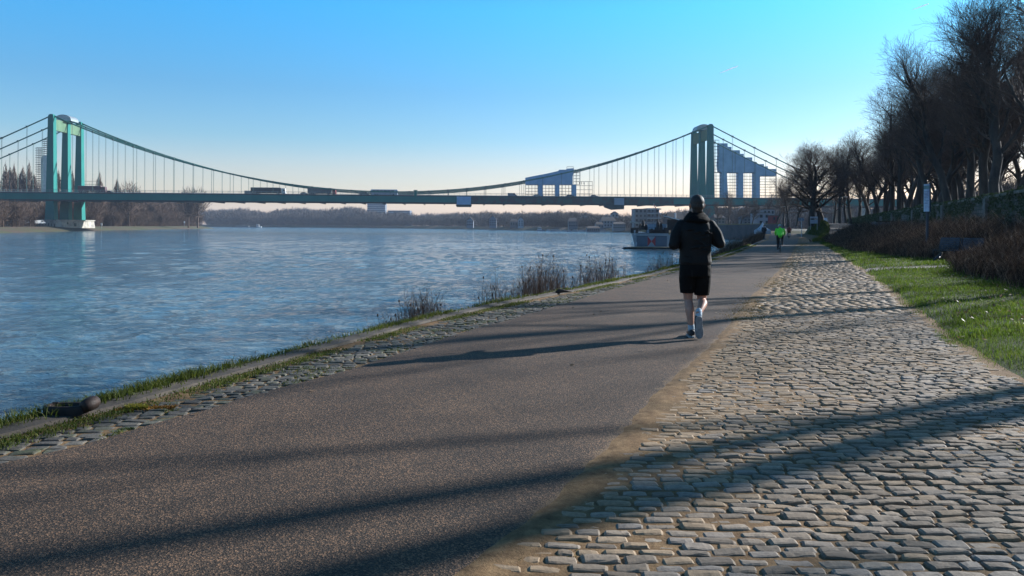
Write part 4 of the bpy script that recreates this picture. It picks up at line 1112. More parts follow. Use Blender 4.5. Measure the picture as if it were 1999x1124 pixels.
for px, top, Y, lab in ((252, 352, 560, 'broad round bare tree right of the poplars, above the deck'), (368, 363, 640, 'round bare tree peeping over the deck, left of a wider one'), (386, 366, 640, 'wide low tree peeping over the deck near the end of the left wood'), (178, 366, 520, 'low bare tree left of the lone poplar'), (85, 352, 600, 'bare tree behind the white wrapped column')):
    H_ = 441 + (px - CX) * .0055; h = (H_ - top) / F * Y + 1.8
    placed('bare_tree', RNDm, None, px, Y, -.4, h / 24, lab, 'tall trees on the left bank', px, cat='tree')
# far wood across the river
def far_shore_at(px):
    pts = np.array([(px_of(np.array([x, y, 0])), y) for x, y in far_shore[4:]]); pts = pts[np.argsort(pts[:, 0])]
    return np.interp(px, pts[:, 0], pts[:, 1])
FTm = [far_tree_mesh(s, 15, 6.2, 520, .30) for s in (21, 22, 23)]
FBm = [far_tree_mesh(s, 9, 7.5, 420, .34, tl=.2) for s in (24, 25)]
topline = lambda px: np.interp(px, [420, 470, 500, 520, 560, 620, 700, 720, 760, 800, 870, 950, 1000, 1100, 1130, 1180, 1240, 1320, 1400, 1520], [406, 403, 407, 412, 403, 405, 401, 408, 411, 413, 413, 410, 411, 408, 410, 414, 416, 408, 400, 392])
spots = []
for row, (d0, d1, frac) in enumerate(((14, 30, .62), (32, 60, .78), (65, 110, .9), (120, 190, 1.0))):
    px = 405
    while px < 1760:
        Ys = far_shore_at(px) + rr.uniform(d0, d1) if px < 1255 else {0: 540, 1: 570, 2: 600, 3: 640}[row] + rr.uniform(-12, 12)
        H_ = 441 + (px - CX) * .0055
        h = ((H_ - topline(px)) / F * Ys + .8) * frac * rr.uniform(.86, 1.05)
        p = P(px, 440, Ys)
        ok = True
        if row == 0 and px > 900 and vnoise(np.array([px]), np.array([0.0]), .022, 3)[0] < .45: ok = False
        if ok: spots.append((p[0], Ys, .3, h / 15, rr.uniform(0, 6.28), rr.randrange(3)))
        if row > 0 or px > 1255: spots.append((p[0] + rr.uniform(-5, 5), Ys + 3, -1.5, rr.uniform(.8, 1.2), 0, 3 + rr.randrange(2)))
        px += rr.uniform(4.5, 8.5) * (1.0 if px < 800 else 1.6)
merge_forest('far_wood', FTm + FBm, spots, M_WOODF, 'hazy leafless wood lining the far bank under the bridge', 'wood')
print('far spots', len(spots))
# ridge of trees on the horizon far behind
spots = []
for k in range(420):
    px = rr.uniform(380, 1600); Y = rr.uniform(1750, 2600) if px < 900 else rr.uniform(1200, 1700)
    H_ = 441 + (px - CX) * .0055; h = ((H_ - topline(px) - rr.uniform(1, 6)) / F * Y)
    p = P(px, 440, Y); spots.append((p[0], Y, .3, h / 15, rr.uniform(0, 6.28), rr.randrange(3)))
merge_forest('horizon_wood', FTm, spots, M_WOODF, 'faint band of woodland along the horizon', 'wood')

# ---- dry shrubs on the quay edge ---------------------------------
M_REED = leafmat('dead_stalk', [(.3, (.07, .045, .038)), (.5, (.16, .115, .095)), (.8, (.28, .215, .17))], 2, .1, .8, .6)
def shrub(px0, px1, n, hmax, label, heads=14, seed=1, off=(-.35, -.05), r0=.0035):
    r = np.random.default_rng(seed); mb = MB()
    ya = np.array([y for y in np.arange(4, 110, .05)]); pxs = np.array([px_of(np.array([at(cQ, y), y, 0])) for y in ya])
    y0, y1 = np.interp([px0, px1], pxs, ya)
    t = r.beta(2, 2, n); Y = y0 + (y1 - y0) * t; X = at(cQ, Y) + r.uniform(off[0], off[1], n); Z = (X - at(cQ, Y)) * .9
    h = hmax * (.45 + .55 * np.sin(np.clip(t, .05, .95) * PI)) * r.uniform(.5, 1.1, n)
    stems(mb, X, Y, Z, h, r0 + .00012 * y0, r, .3, 5)
    root = empty('dry_shrub', (0, 0, 0), 0, label, 'shrub'); mb.build('stems', M_REED, root)
    M_SH = simple('seed_head', (.05, .03, .02), (.03, .02, .015), 9, .9)
    for k in range(heads):
        m2 = MB(); i = r.integers(n); m2.ball((X[i] + r.normal(0, .05) , Y[i] + r.normal(0, .05), Z[i] + h[i] * r.uniform(.9, 1.1)), (.009 + .0004 * y0, .009 + .0004 * y0, .018 + .0006 * y0), 6, 4)
        b_ = m2.v[-1].mean(0); m2.tube([[X[i], Y[i], Z[i]], b_], .003, 3, False); m2.build('seed_head', M_SH, root)
shrub(755, 800, 60, .38, 'thin dry stalks at the left end of the lower shrub group', 3, 1)
shrub(795, 885, 200, .58, 'dry reedy shrub on the quay edge, left of the big dense one', 6, 2)
shrub(945, 1015, 60, .75, 'sparse tall dry stalks between the two denser quay shrubs', 5, 3)
shrub(1010, 1130, 360, .88, 'large dense dry shrub with teasel heads on the quay edge', 16, 4)
shrub(1110, 1235, 240, .85, 'dry teasel stand on the quay just left of the runner', 16, 5)
shrub(1265, 1335, 120, .75, 'dry shrub on the quay edge right behind the runner', 8, 6)
shrub(640, 700, 10, .25, 'few thin dry stems on the quay edge at the lower middle', 1, 7)
shrub(520, 560, 6, .25, 'couple of tiny dry stems on the quay edge left of centre', 1, 8)
# red brown brambles sloping below the far path
mb = MB(); n = 9000; r = np.random.default_rng(77)
Y = 34 + 70 * r.random(n); off = -.2 - 3.2 * r.random(n); X = at(cQ, Y) + off; Z = off * .75
stems(mb, X, Y, Z, (.5 + 1.0 * vnoise(X, Y, .4, 3)) * (1 - .3 * r.random(n)) * np.interp(Y, [34, 50, 80, 104], [.5, .8, 1.2, 1.3]), .014, r, .4, 4)
tag(mb.build('bank_brambles', M_BRUSH), kind='stuff', label='reddish brambles on the slope between path and river', cat='brush')

# park wood behind the avenue
spots = []
for k in range(420):
    y = rr.uniform(5, 260); x = WX(y) + rr.uniform(26, 90)
    spots.append((x, y, 2.9, rr.uniform(.75, 1.05), rr.uniform(0, 6.28), rr.randrange(5)))
merge_forest('park_wood', [far_tree_mesh(s, 12, 4.4, 700, .10) for s in (31, 32)] + [far_tree_mesh(s, 6, 4.2, 600, .10, tl=.2) for s in (33, 34, 35)], spots, simple('park_twigs', (.075, .052, .042), (.035, .026, .022), .4, .95), 'dark thicket of bare park trees behind the avenue', 'wood')
# ================================================================ FERRY / RESTAURANT SHIP
YF = 143.0
def fp(px, py, dy=0): return P(px, py, YF + dy)
k_ = YF / F
o0 = fp(1272, 455); X0 = o0[0]; zd = fp(1272, 455)[2]; zk = WATER_Z
ship = empty('restaurant_ship', (X0, YF, 0), R(-12), 'blue grey moored ship with a red and white hourglass mark on its blunt bow', 'ship')
M_HULL = simple('hull_grey', (.085, .12, .17), (.065, .095, .14), .6, .5, detail=6)
M_HWHT = simple('hull_white', (.42, .48, .55), (.33, .39, .46), .8, .5, detail=6)
M_DARK = simple('ship_dark', (.035, .03, .028), (.02, .018, .018), 2, .8)
M_RED = simple('red_paint', (.40, .03, .035), (.33, .025, .03), 2, .5)
M_TAN = simple('tan_timber', (.45, .33, .20), (.30, .22, .14), 1.5, .8)
zb = -2.45
mb = MB()
hw = 3.55; ht = zd
V = []
for y, w0, w1 in ((0, 3.05, 3.65), (6, 3.4, 3.9), (38, 3.4, 3.9)):
    V += [[-w0, y, zb], [w0, y, zb], [w1, y, ht], [-w1, y, ht]]
Q = []
for i in range(2):
    for k in range(4): Q.append([i * 4 + k, i * 4 + (k + 1) % 4, i * 4 + 4 + (k + 1) % 4, i * 4 + 4 + k])
Q += [[3, 2, 1, 0], [8, 9, 10, 11]]
mb.add(V, Q); mb.build('hull', simple('hull_side', (.30, .34, .38), (.22, .26, .30), .6, .6), ship)
z1 = ht - .58; z0 = zb + .25
for a, c in ((-2.75, -.72), (.72, 2.8)):
    mb = MB(); mb.box(((a + c) / 2, -.03, (z0 + z1) / 2), (c - a, .05, z1 - z0)); mb.build('bow_panel', M_HULL, ship)
zm = (z0 + z1) / 2
for s in (-1, 1):
    mb = MB(); mb.prism([(s * .72, -.035, z0), (s * .72, -.035, z1), (s * .03, -.035, zm + .06), (s * .03, -.035, zm - .06)], (0, -.03, 0)); mb.build('hourglass_mark', M_RED, ship)
mb = MB(); mb.box((0, -.06, z1 + .03), (5.6, .05, .07)); mb.box((0, .4, ht + .03), (7.5, 1.0, .08)); mb.build('rubbing_strake', M_DARK, ship)
for x in (-3.1, 3.25):
    mb = MB(); mb.tube([[x, .1, ht - .35], [x, .1, ht + .55]], .14, 8); mb.box((x, .1, ht - .1), (.35, .35, .3)); mb.build('bollard', M_TAN if x > 0 else M_HWHT, ship)
# guard rail
mb = MB()
for k in range(9): mb.tube([[-3.6 + k * .9, .15, ht], [-3.6 + k * .9, .15, ht + 1.0]], .025, 4, False)
for z in (.35, .7, 1.0): mb.tube([[-3.6, .15, ht + z], [3.6, .15, ht + z]], .022, 4, False)
mb.build('railing', M_DARK, ship)
# dark clutter of terrace screens and planters along the bow rail
mb = MB(); rr2 = random.Random(4)
for k in range(12): x = -.3 + k * .33; hh = rr2.uniform(.6, 1.15); mb.box((x, .9 + rr2.random(), ht + hh / 2), (.34, .5, hh))
mb.build('wind_screen', M_DARK, ship)
mb = MB(); mb.box((-1.55, .5, ht + .42), (1.0, .5, .42), M=Matrix.Rotation(.12, 3, 'Y')); mb.build('planter', M_TAN, ship)
# deck house with a white edged gable roof
mb = MB(); mb.box((6.3, 16, ht + 1.3), (7.0, 20, 2.6)); mb.build('deck_house', M_DARK, ship)
def roofp(x0, x1, zl, zr, y0, y1, th=.12):
    return [(x0, y0, zl), (x1, y0, zr), (x1, y0, zr + th), (x0, y0, zl + th)], (0, y1 - y0, 0)
mb = MB(); pl, ax = roofp(2.2, 7.2, ht + 3.15, ht + 1.9, 4, 26); mb.prism(pl, ax); pl, ax = roofp(-4.4, 2.2, ht + 2.1, ht + 3.15, 25, 28, .05); mb.prism(pl, ax); mb.build('roof', simple('roof_felt', (.14, .11, .09), (.10, .08, .07), 1, .9), ship)
mb = MB(); pl, ax = roofp(2.1, 7.25, ht + 3.18, ht + 1.93, 3.88, 3.98, .16); mb.prism(pl, ax); mb.build('roof_edge', simple('white_trim', (.75, .75, .75), (.6, .6, .6)), ship)
mb = MB(); mb.tube([[4.3, 12, ht + 2.6], [4.3, 12, ht + 4.0]], .16, 8); mb.build('chimney', M_HWHT, ship)
mb = MB(); mb.box((.2, 26, ht + .9), (4.6, 2, 1.8)); mb.build('deck_house', simple('pale_blue_cabin', (.22, .30, .38), (.18, .25, .32), .7, .6), ship)
mb = MB(); mb.tube([[.35, 1.2, ht], [.35, 1.2, ht + 5.6]], .035, 6); mb.build('flag_pole', M_HWHT, ship)
mb = MB(); V = []; 
for i in range(7):
    for j in range(2): V.append([.39 + .08 * i, 1.2 + .05 * math.sin(i * 1.4), ht + 5.5 - .16 * i * (1 if j == 0 else 1.0) - (.35 if j else 0) * (1 - i * .05)])
mb.add(V, [[i * 2, i * 2 + 2, i * 2 + 3, i * 2 + 1] for i in range(6)])
mb.v[-1] = mb.v[-1]; fl = mb.build('flag', M_RED, ship); sm = fl.modifiers.new('solid', 'SOLIDIFY'); sm.thickness = .01
mb = MB(); mb.tube([[1.0, 1.6, ht], [.95, 1.6, ht + 4.4]], .05, 6); mb.box((.95, 1.6, ht + 3.6), (.9, .05, .05)); mb.build('mast', M_DARK, ship)
def ship_at(x, y, z):
    a = R(-12); return (X0 + x * math.cos(a) - y * math.sin(a), YF + x * math.sin(a) + y * math.cos(a), z)
for i, (x, y, h, lab) in enumerate(((-2.2, 2.2, 1.9, 'short closed dark parasol, leftmost on the ship deck'), (-1.65, 1.6, 2.6, 'tallest closed dark parasol left on the ship deck'), (-1.1, 2.4, 1.8, 'small closed parasol right of the tallest one on the ship'), (1.1, 1.8, 2.6, 'closed dark parasol right of the red flag on the ship'), (1.65, 2.6, 2.0, 'short closed parasol, rightmost on the ship deck'))):
    pr = empty('closed_parasol', ship_at(x, y, ht), 0, lab, 'parasol', 'closed parasols on the ship')
    mb = MB(); mb.tube([[0, 0, 0], [0, 0, h]], .04, 6); mb.build('pole', M_DARK, pr)
    mb = MB(); mb.tube([[0, 0, .5], [0, 0, .8], [0, 0, h * .75], [0, 0, h]], [.2, .36, .28, .06], 8); mb.build('canopy', M_DARK, pr)
pr = empty('awning', ship_at(-3.2, 2, ht), 0, 'pale tilted awning at the left corner of the ship', 'awning')
mb = MB(); mb.prism([(-.75, 0, 1.95), (.75, 0, 1.75), (.75, 0, 1.98), (-.75, 0, 2.2)], (0, 1.2, 0)); mb.build('canopy', simple('awning_cloth', (.55, .48, .42), (.42, .38, .34), 3), pr)
mb = MB()
for x in (-.6, .0, .6): mb.tube([[x, .1, 0], [x, .1, 1.85]], .04, 5)
mb.box((0, .6, .5), (1.4, .8, 1.0)); mb.build('frame', M_DARK, pr)
pon = empty('pontoon', (X0, YF - 1.2, WATER_Z), R(-2), 'flat sunlit landing pontoon on the water in front of the ship', 'pontoon')
mb = MB(); mb.prism([(-5.6, -1.2, .02), (8.5, -1.2, .02), (8.5, -1.2, .30), (-5.2, -1.2, .30)], (0, 2.2, 0)); mb.build('float', M_DARK, pon)
mb = MB(); mb.box((2.2, -.3, .36), (12.4, 1.9, .10)); mb.build('deck', M_TAN, pon)
for x in (-3.9, -3.1):
    mb = MB(); mb.tube([[x, -.2, .3], [x + .1, -.2, 1.3]], .08, 6); mb.box((x, -.2, .9), (.45, .12, .1)); mb.build('bollard', M_HWHT, pon)

# ================================================================ BOATS
def boat(px, py, Y, ln, label, hullc=(.5, .52, .55), cab=(.5, .5, .5), rot=0, cabh=1.0, mast=True, hh=.9):
    p = P(px, py, Y); root = empty('river_boat', (p[0], Y, WATER_Z), rot, label, 'boat')
    mb = MB(); prof = [(-ln / 2, 0), (-ln / 2, hh), (ln / 2 - ln * .02, hh + .3), (ln / 2 - ln * .12, 0)]
    w = ln * .11 + .6; mb.prism([(x, -w, z - .1) for x, z in prof], (0, 2 * w, 0)); mb.build('hull', simple('boat_hull', hullc, tuple(c * .8 for c in hullc), 1), root)
    mb = MB(); mb.box((-ln * .15, 0, hh + cabh / 2), (ln * .45, w * 1.5, cabh)); mb.box((-ln * .15, 0, hh + cabh + .05), (ln * .5, w * 1.7, .12)); mb.build('cabin', simple('boat_cabin', cab, tuple(c * .8 for c in cab), 1), root)
    mb = MB(); mb.box((-ln * .15, 0, hh + cabh * .6), (ln * .46, w * 1.52, cabh * .35)); mb.build('window', M_GLASS, root)
    if mast: mb = MB(); mb.tube([[-ln * .1, 0, hh + cabh], [-ln * .1, 0, hh + cabh + 2.2]], .07, 5); mb.build('mast', M_HWHT, root)
    return root
boat(482, 441, 1120, 40, 'long low dark barge on the far river left of centre', (.10, .11, .13), (.2, .22, .25), 0, 1.3, True, 1.2)
boat(505, 441, 1118, 9, 'white push boat behind the far barge', (.5, .52, .55), (.7, .7, .7), 0, 2.4, True, 1.5)
boat(1056, 447, 640, 7.5, 'small white boat moored left of the far marina', (.14, .18, .25), (.6, .62, .66), 0, 1.8)
for i, px in enumerate((1072, 1083, 1092, 1103, 1113, 1126, 1138)):
    boat(px, 449, 625 - i * 8, 5 + (i * 7 % 4), 'low moored boat, %s from the left in the far marina row' % ords[i], ((.5, .5, .52), (.2, .22, .28), (.4, .4, .42))[i % 3], (.5, .52, .55), 0, .7, False, .7)
boat(1181, 451, 555, 8, 'pale motorboat right of the marina hall', (.5, .5, .5), (.45, .45, .48), 0, .9, False)
hb = boat(1432, 459, 345, 9.5, 'dark houseboat with a pale wheelhouse moored beside the tent', (.06, .07, .09), (.07, .09, .13), 0, 2.2, True, 1.4)
mb = MB(); mb.box((-.8, -2.2, 3.75), (6.2, .12, .14)); mb.box((2.8, -1.9, 2.6), (.9, .6, 2.0)); mb.build('wheelhouse', M_HWHT, hb)

# ================================================================ BUILDINGS
def building(name, px0, px1, ytop, ybase, Y, depth, wallc, label, cat='house', roof=None, nx=3, nz=2, win=True, winc=None, rot=0, band=None):
    a = P(px0, ybase, Y); c = P(px1, ytop, Y); w = c[0] - a[0]; h = max(c[2] - a[2], 1); wallc = tuple(v * (.5 if cat == 'house' else .55) for v in wallc); root = empty(name, ((a[0] + c[0]) / 2, Y, a[2]), rot, label, cat)
    wm = simple('plaster', wallc, tuple(x * .85 for x in wallc), .2, .85, detail=6)
    hw_ = h if roof in (None, 'flat') else h * (.62 if roof != 'low' else .7)
    mb = MB(); mb.box((0, depth / 2, hw_ / 2 - 1), (w, depth, hw_ + 2)); mb.build('wall', wm, root)
    rc = simple('roof_tiles', (.10, .085, .08), (.07, .06, .055), .5, .9)
    if roof == 'gable':      # gable facing us
        mb = MB(); mb.prism([(-w / 2, .05, hw_), (w / 2, .05, hw_), (0, .05, h - .2)], (0, depth - .1, 0)); mb.build('gable', wm, root)
        mb = MB()
        for s in (-1, 1): mb.prism([(s * (w / 2 + .5), -.5, hw_ - .3), (0, -.5, h), (0, -.5, h + .3), (s * (w / 2 + .5), -.5, hw_)], (0, depth + 1, 0))
        mb.build('roof', rc, root)
    elif roof in ('side', 'low'):
        mb = MB(); V = [[-w / 2 - .4, -.5, hw_], [w / 2 + .4, -.5, hw_], [w / 2 + .4, depth + .5, hw_], [-w / 2 - .4, depth + .5, hw_], [-w / 2 + w * .12, depth / 2, h], [w / 2 - w * .12, depth / 2, h]]
        mb.add(V, [[0, 1, 5, 4], [2, 3, 4, 5]], [[1, 2, 5], [3, 0, 4]]); mb.build('roof', rc, root)
    else:
        mb = MB(); mb.box((0, depth / 2, h + .12), (w + .5, depth + .5, .25)); mb.build('roof', rc, root)
    if win:
        for j in range(nz):
            for i in range(nx):
                mb = MB(); ww = w / nx * .48; hh = hw_ / nz * .48
                mb.box((-w / 2 + (i + .5) * w / nx, -.03, (j + .52) * hw_ / nz), (ww, .12, hh)); mb.build('window', winc or M_GLASS, root)
    if band:
        for j in range(band):
            mb = MB(); mb.box((0, -.6, (j + 1) * h / band - .35), (w + 2.4, 1.4, .75)); mb.build('balcony', simple('balcony_band', (.50, .54, .58), (.42, .46, .5), .3), root)
    return root
building('apartment_block', 717, 752, 390, 420, 1500, 18, (.18, .24, .32), 'tall banded high-rise rising under mid bridge above the far wood', 'building', None, 6, 1, False, band=8)
building('office_building', 758, 800, 411, 424, 1380, 25, (.16, .22, .32), 'long low blue office wing right of the banded high-rise', 'building', None, 5, 1, False, band=4)
building('house', 791, 804, 424, 440, 1120, 12, (.30, .36, .48), 'blue white villa among trees right of the office wing', 'house', 'gable', 3, 2)
building('house', 911, 924, 424, 441, 760, 9, (.35, .38, .45), 'grey white house left of three far bank houses', 'house', 'gable', 3, 2)
building('house', 955, 969, 420, 441, 740, 9, (.33, .36, .44), 'tall grey gabled house in the middle of the far bank group', 'house', 'gable', 3, 3)
building('house', 996, 1010, 427, 441, 720, 8, (.26, .26, .28), 'dark roofed house left of the bright white gable', 'house', 'side', 3, 1)
building('house', 1011, 1022, 423, 441, 700, 9, (.58, .62, .70), 'narrow house with a bright white gable on the far bank', 'house', 'gable', 2, 3)
building('house', 1110, 1128, 425, 443, 640, 9, (.30, .33, .38), 'grey house behind the far marina', 'house', 'side', 4, 2)
building('house', 1134, 1148, 419, 432, 690, 9, (.60, .62, .64), 'white gable above the marina trees', 'house', 'gable', 2, 2)
building('house', 1173, 1202, 423, 443, 600, 10, (.52, .55, .60), 'wide white house with dark roof left of the apartment block', 'house', 'side', 5, 2)
building('house', 1194, 1207, 413, 424, 655, 9, (.45, .50, .58), 'small dormered white house above the wide one', 'house', 'gable', 2, 1)
building('house', 1197, 1221, 433, 446, 560, 7, (.55, .57, .60), 'low white villa at the waterside left of the ship', 'house', 'low', 6, 2)
building('house', 1163, 1178, 433, 446, 580, 7, (.36, .38, .42), 'small grey waterside house right of the marina hall', 'house', 'side', 3, 1)
building('marina_hall', 1146, 1171, 441, 452, 545, 7, (.34, .38, .46), 'low pale marina hall with an arched roof at the waterline', 'hall', 'side', 6, 1)
building('apartment_block', 1239, 1263, 408, 452, 520, 14, (.45, .45, .47), 'pale grey apartment block directly left of the ship flag', 'building', None, 3, 5)
building('apartment_block', 1263, 1287, 407, 452, 526, 14, (.34, .38, .46), 'blue grey apartment block with balcony bands behind the ship flag', 'building', None, 3, 5, band=5)
building('house', 1302, 1338, 414, 450, 510, 14, (.11, .12, .14), 'dark slate building behind the gable roof of the ship', 'building', 'side', 4, 3)
building('house', 1480, 1503, 416, 440, 300, 10, (.50, .54, .62), 'pale house with four windows behind the white tent', 'house', None, 2, 2)
building('house', 1490, 1512, 409, 420, 330, 10, (.45, .48, .54), 'upper white house peeking above the pale house', 'house', None, 3, 1)
building('kiosk', 1508, 1522, 421, 432, 280, 5, (.30, .05, .06), 'small dull red kiosk right of the pale house', 'kiosk', None, 2, 1)
building('house', 1395, 1415, 418, 436, 430, 10, (.30, .27, .22), 'dim beige house among trees right of the bridge leg', 'house', 'side', 3, 2)
building('house', 1452, 1466, 420, 437, 340, 8, (.28, .29, .32), 'narrow grey house left of the pale house', 'house', 'gable', 2, 2)
# embankment wall behind tent
mb = MB(); a = P(1418, 452, 270); c = P(1530, 452, 240)
mb.prism([(a[0], a[1], -2.8), (c[0], c[1], -2.8), (c[0], c[1], 2.5), (a[0], a[1], 2.2)], (3, 60, 0)); 
ew = empty('embankment_wall', (0, 0, 0), 0, 'dark embankment wall behind the white tent', 'wall'); mb.build('wall_body', simple('dark_masonry', (.09, .09, .095), (.06, .06, .065), .5, .9), ew)
mb = MB(); mb.prism([(a[0], a[1] - .2, 2.3), (c[0], c[1] - .2, 2.6), (c[0], c[1] - .2, 2.75), (a[0], a[1] - .2, 2.45)], (3, 60, 0)); mb.build('coping', M_GRASSQ, ew)
# trees in front of those houses
for i, (px, Y, z, s, lab) in enumerate(((1400, 300, 1, .62, 'bare tree standing left of the narrow grey house under the bridge'), (1424, 290, 1, .72, 'bare tree under the right side span'), (1446, 300, 1.5, .66, 'bare tree left of the pale house'), (1468, 285, 1.5, .6, 'bare tree directly left of the pale house'), (1516, 250, 2, .75, 'bare tree right of the red kiosk'), (1530, 225, 2, .8, 'bare tree beside the far lamp posts'), (1372, 380, 0, .7, 'bare tree behind the near leg of the right tower'), (1350, 400, 0, .7, 'bare tree behind the runner under the bridge'), (1555, 215, 2, .8, 'bare tree behind the far cyclist'), (1495, 360, 2, .8, 'bare tree behind the pale house'))):
    p = P(px, 440, Y); put_tree(AV[i % 4], (p[0], p[1], z), i * 1.3, s, lab)

# ================================================================ SMALL THINGS
# tent
p = P(1488.5, 457, 168)
tent = empty('pavilion_tent', (p[0], p[1], 0), R(28), 'white pointed pavilion tent at the far end of the path', 'tent')
mb = MB(); V = []; rings = [(1.25, 0), (1.22, .80), (.95, 1.05), (.6, 1.4), (.32, 1.85), (.10, 2.4), (.04, 2.55)]
for rr_, z in rings: V += [[-rr_, -rr_, z], [rr_, -rr_, z], [rr_, rr_, z], [-rr_, rr_, z]]
Q = [[i * 4 + k, i * 4 + (k + 1) % 4, i * 4 + 4 + (k + 1) % 4, i * 4 + 4 + k] for i in range(len(rings) - 1) for k in range(4)]
M_TENT = simple('tent_canvas', (.50, .54, .60), (.42, .46, .52), 1, .6); mb.add(V[4:], [q for q in (np.array(Q[4:]) - 4).tolist()]); mb.build('roof', M_TENT, tent)
mb = MB(); mb.add(V[:8], Q[:4]); mb.build('side_wall', M_TENT, tent)
mb = MB(); mb.tube([[0, 0, 2.5], [0, 0, 2.75]], .03, 5); mb.build('pole', M_GREY, tent)
# bollard on the quay: rusty, seen from its side
p = G(135, 815)
bol = empty('mooring_bollard', (p[0] + .0, p[1] + .05, .04), R(3), 'rusted dark iron mooring bollard lying on the quay edge', 'bollard')
M_RUST = simple('rusty_iron', (.042, .024, .018), (.015, .011, .010), 14, .65, metal=.3, bmp=.6, bscale=60, bdist=.004, detail=8)
# trough-like base: rim around a recess
mb = MB(); an = np.linspace(0, 2 * PI, 33)[:-1]; rings = []
def ov(rx, ry, z, cx=-.05): return [[cx + rx * np.sign(math.cos(a)) * abs(math.cos(a)) ** .75, ry * np.sign(math.sin(a)) * abs(math.sin(a)) ** .75, z] for a in an]
R_ = [ov(.155, .085, -.03), ov(.158, .088, .03), ov(.150, .080, .047), ov(.130, .064, .046), ov(.120, .056, .030), ov(.118, .054, .006)]
V = np.concatenate(R_); n = 32; Q = [[i * n + k, i * n + (k + 1) % n, (i + 1) * n + (k + 1) % n, (i + 1) * n + k] for i in range(5) for k in range(n)]
mb.add(V, Q); mb.poly.append([5 * n + k for k in range(n)]); mb.build('base', M_RUST, bol, True)
mb = MB(); mb.tube([[.095, -.055, .035], [.10, -.045, .038], [.115, 0, .045], [.125, .055, .05], [.128, .075, .05], [.13, .088, .05]], [.018, .044, .052, .052, .044, .012], 20)
mb.build('head', M_RUST, bol, True)
mb = MB(); mb.tube([[-.12, 0, .02], [-.12, 0, .06]], .008, 6); mb.box((-.125, -.005, .062), (.045, .012, .008)); mb.build('pin', M_RUST, bol)
# orange lichen & yellow weed beside it
p = G(265, 797)
wd = empty('weed', (p[0], p[1], 0), 0, 'yellow green weed tuft with orange moss on the quay beside the bollard', 'weed')
mb = MB(); n = 500; a = rng.uniform(0, 6.28, n); rr_ = .07 * rng.random(n) ** .5; blades(mb, rr_ * np.cos(a) * 1.3, rr_ * np.sin(a) * .6, a * 0, .03, .010, 1.3); mb.build('leaves', leafmat('yellow_weed', [(.3, (.16, .15, .02)), (.6, (.35, .30, .04)), (.9, (.5, .35, .06))], 9, .4), wd)
mb = MB(); n = 1100; U_ = rng.random(n); blades(mb, -.13 + .42 * U_, -.05 + .10 * U_ + rng.normal(0, .02, n), a[:1].mean() * 0 + U_ * 0, .012, .014, 1.5); mb.build('moss', leafmat('orange_moss', [(.3, (.14, .06, .012)), (.6, (.30, .14, .02)), (.9, (.42, .22, .05))], 12, .2), wd)
# drift log
p = G(1096, 573); lg = empty('driftwood', (p[0], p[1], .03), .3, 'small dark piece of driftwood on the quay edge below the dense shrub', 'wood')
mb = MB(); mb.tube([[-.12, 0, .0], [-.03, .02, .03], [.06, 0, .025], [.22, -.04, .01]], [.03, .05, .035, .012], 9); mb.build('log', M_BARK, lg, True)
# information sign
p = P(1810, 430, 36)
M_SIGN = simple('sign_print', (.40, .56, .70), (.26, .30, .45), 2.2, .35, detail=5, lo=.4, hi=.6)
sg = empty('information_sign', (p[0], p[1], .1), R(-80), 'tall narrow blue information board on a post in the brambles', 'sign')
mb = MB(); mb.box((0, 0, 1.2), (.10, .08, 2.2)); mb.build('post', simple('sign_post', (.07, .07, .09), (.05, .05, .06)), sg)
zt_ = P(1810, 358, 36)[2] - .1; zb_ = P(1810, 414, 36)[2] - .1
mb = MB(); mb.box((0, 0, (zt_ + zb_) / 2), (.42, .06, zt_ - zb_)); mb.build('frame', simple('sign_frame', (.04, .05, .06), (.03, .04, .05)), sg)
mb = MB(); mb.box((0, -.035, (zt_ + zb_) / 2), (.37, .012, zt_ - zb_ - .06)); mb.box((0, .035, (zt_ + zb_) / 2), (.37, .012, zt_ - zb_ - .06)); mb.build('panel', M_SIGN, sg)
mb = MB(); mb.box((0, -.043, zt_ - .18), (.36, .006, .16)); mb.build('header', simple('sign_header', (.16, .26, .26), (.10, .18, .2)), sg)
mb = MB()
for k in range(9): mb.box((-.02 * (k % 3), -.043, zt_ - .38 - k * .07), (.28 - .03 * (k % 3), .005, .018))
mb.build('text_lines', simple('print_dark', (.10, .12, .2), (.08, .1, .16)), sg)
# bench: two metal slat backs
p = G(1868, 514)
bn = empty('park_bench', (p[0], p[1], .10), R(-62), 'dark park bench with two slatted backs half hidden by brambles', 'bench')
M_BEN = simple('bench_metal', (.050, .055, .075), (.03, .034, .045), 5, .6)
for s in (-1, 1):
    mb = MB()
    for k in range(6): mb.box((s * .48, .22 + .026 * k, .50 + k * .085), (.82, .03, .07), M=Matrix.Rotation(-.3, 3, 'X'))
    mb.build('backrest', M_BEN, bn)
    mb = MB()
    for k in range(5): mb.box((s * .48, -.22 + k * .095, .43), (.86, .075, .035))
    mb.build('seat', M_BEN, bn)
for s in (-.9, 0, .9):
    mb = MB(); mb.tube([[s, .24, -.05], [s, .22, .45], [s, .36, .95]], .025, 6); mb.tube([[s, -.2, -.05], [s, -.2, .42]], .025, 6); mb.build('leg', M_BEN, bn)
p = G(1915, 505)
bn2 = empty('picnic_table', (p[0] - .3, p[1], .1), R(-40), 'low grey slab table right of the bench in the brambles', 'table')
mb = MB(); mb.prism([(-.55, -.25, .60), (.2, -.25, .66), (.62, -.25, .50), (.62, -.25, .46), (.2, -.25, .61), (-.55, -.25, .55)], (0, .5, 0)); mb.build('table_top', M_BEN, bn2)
for s in (-.4, .4): mb = MB(); mb.tube([[s, 0, -.05], [s, 0, .52]], .03, 6); mb.build('leg', M_BEN, bn2)
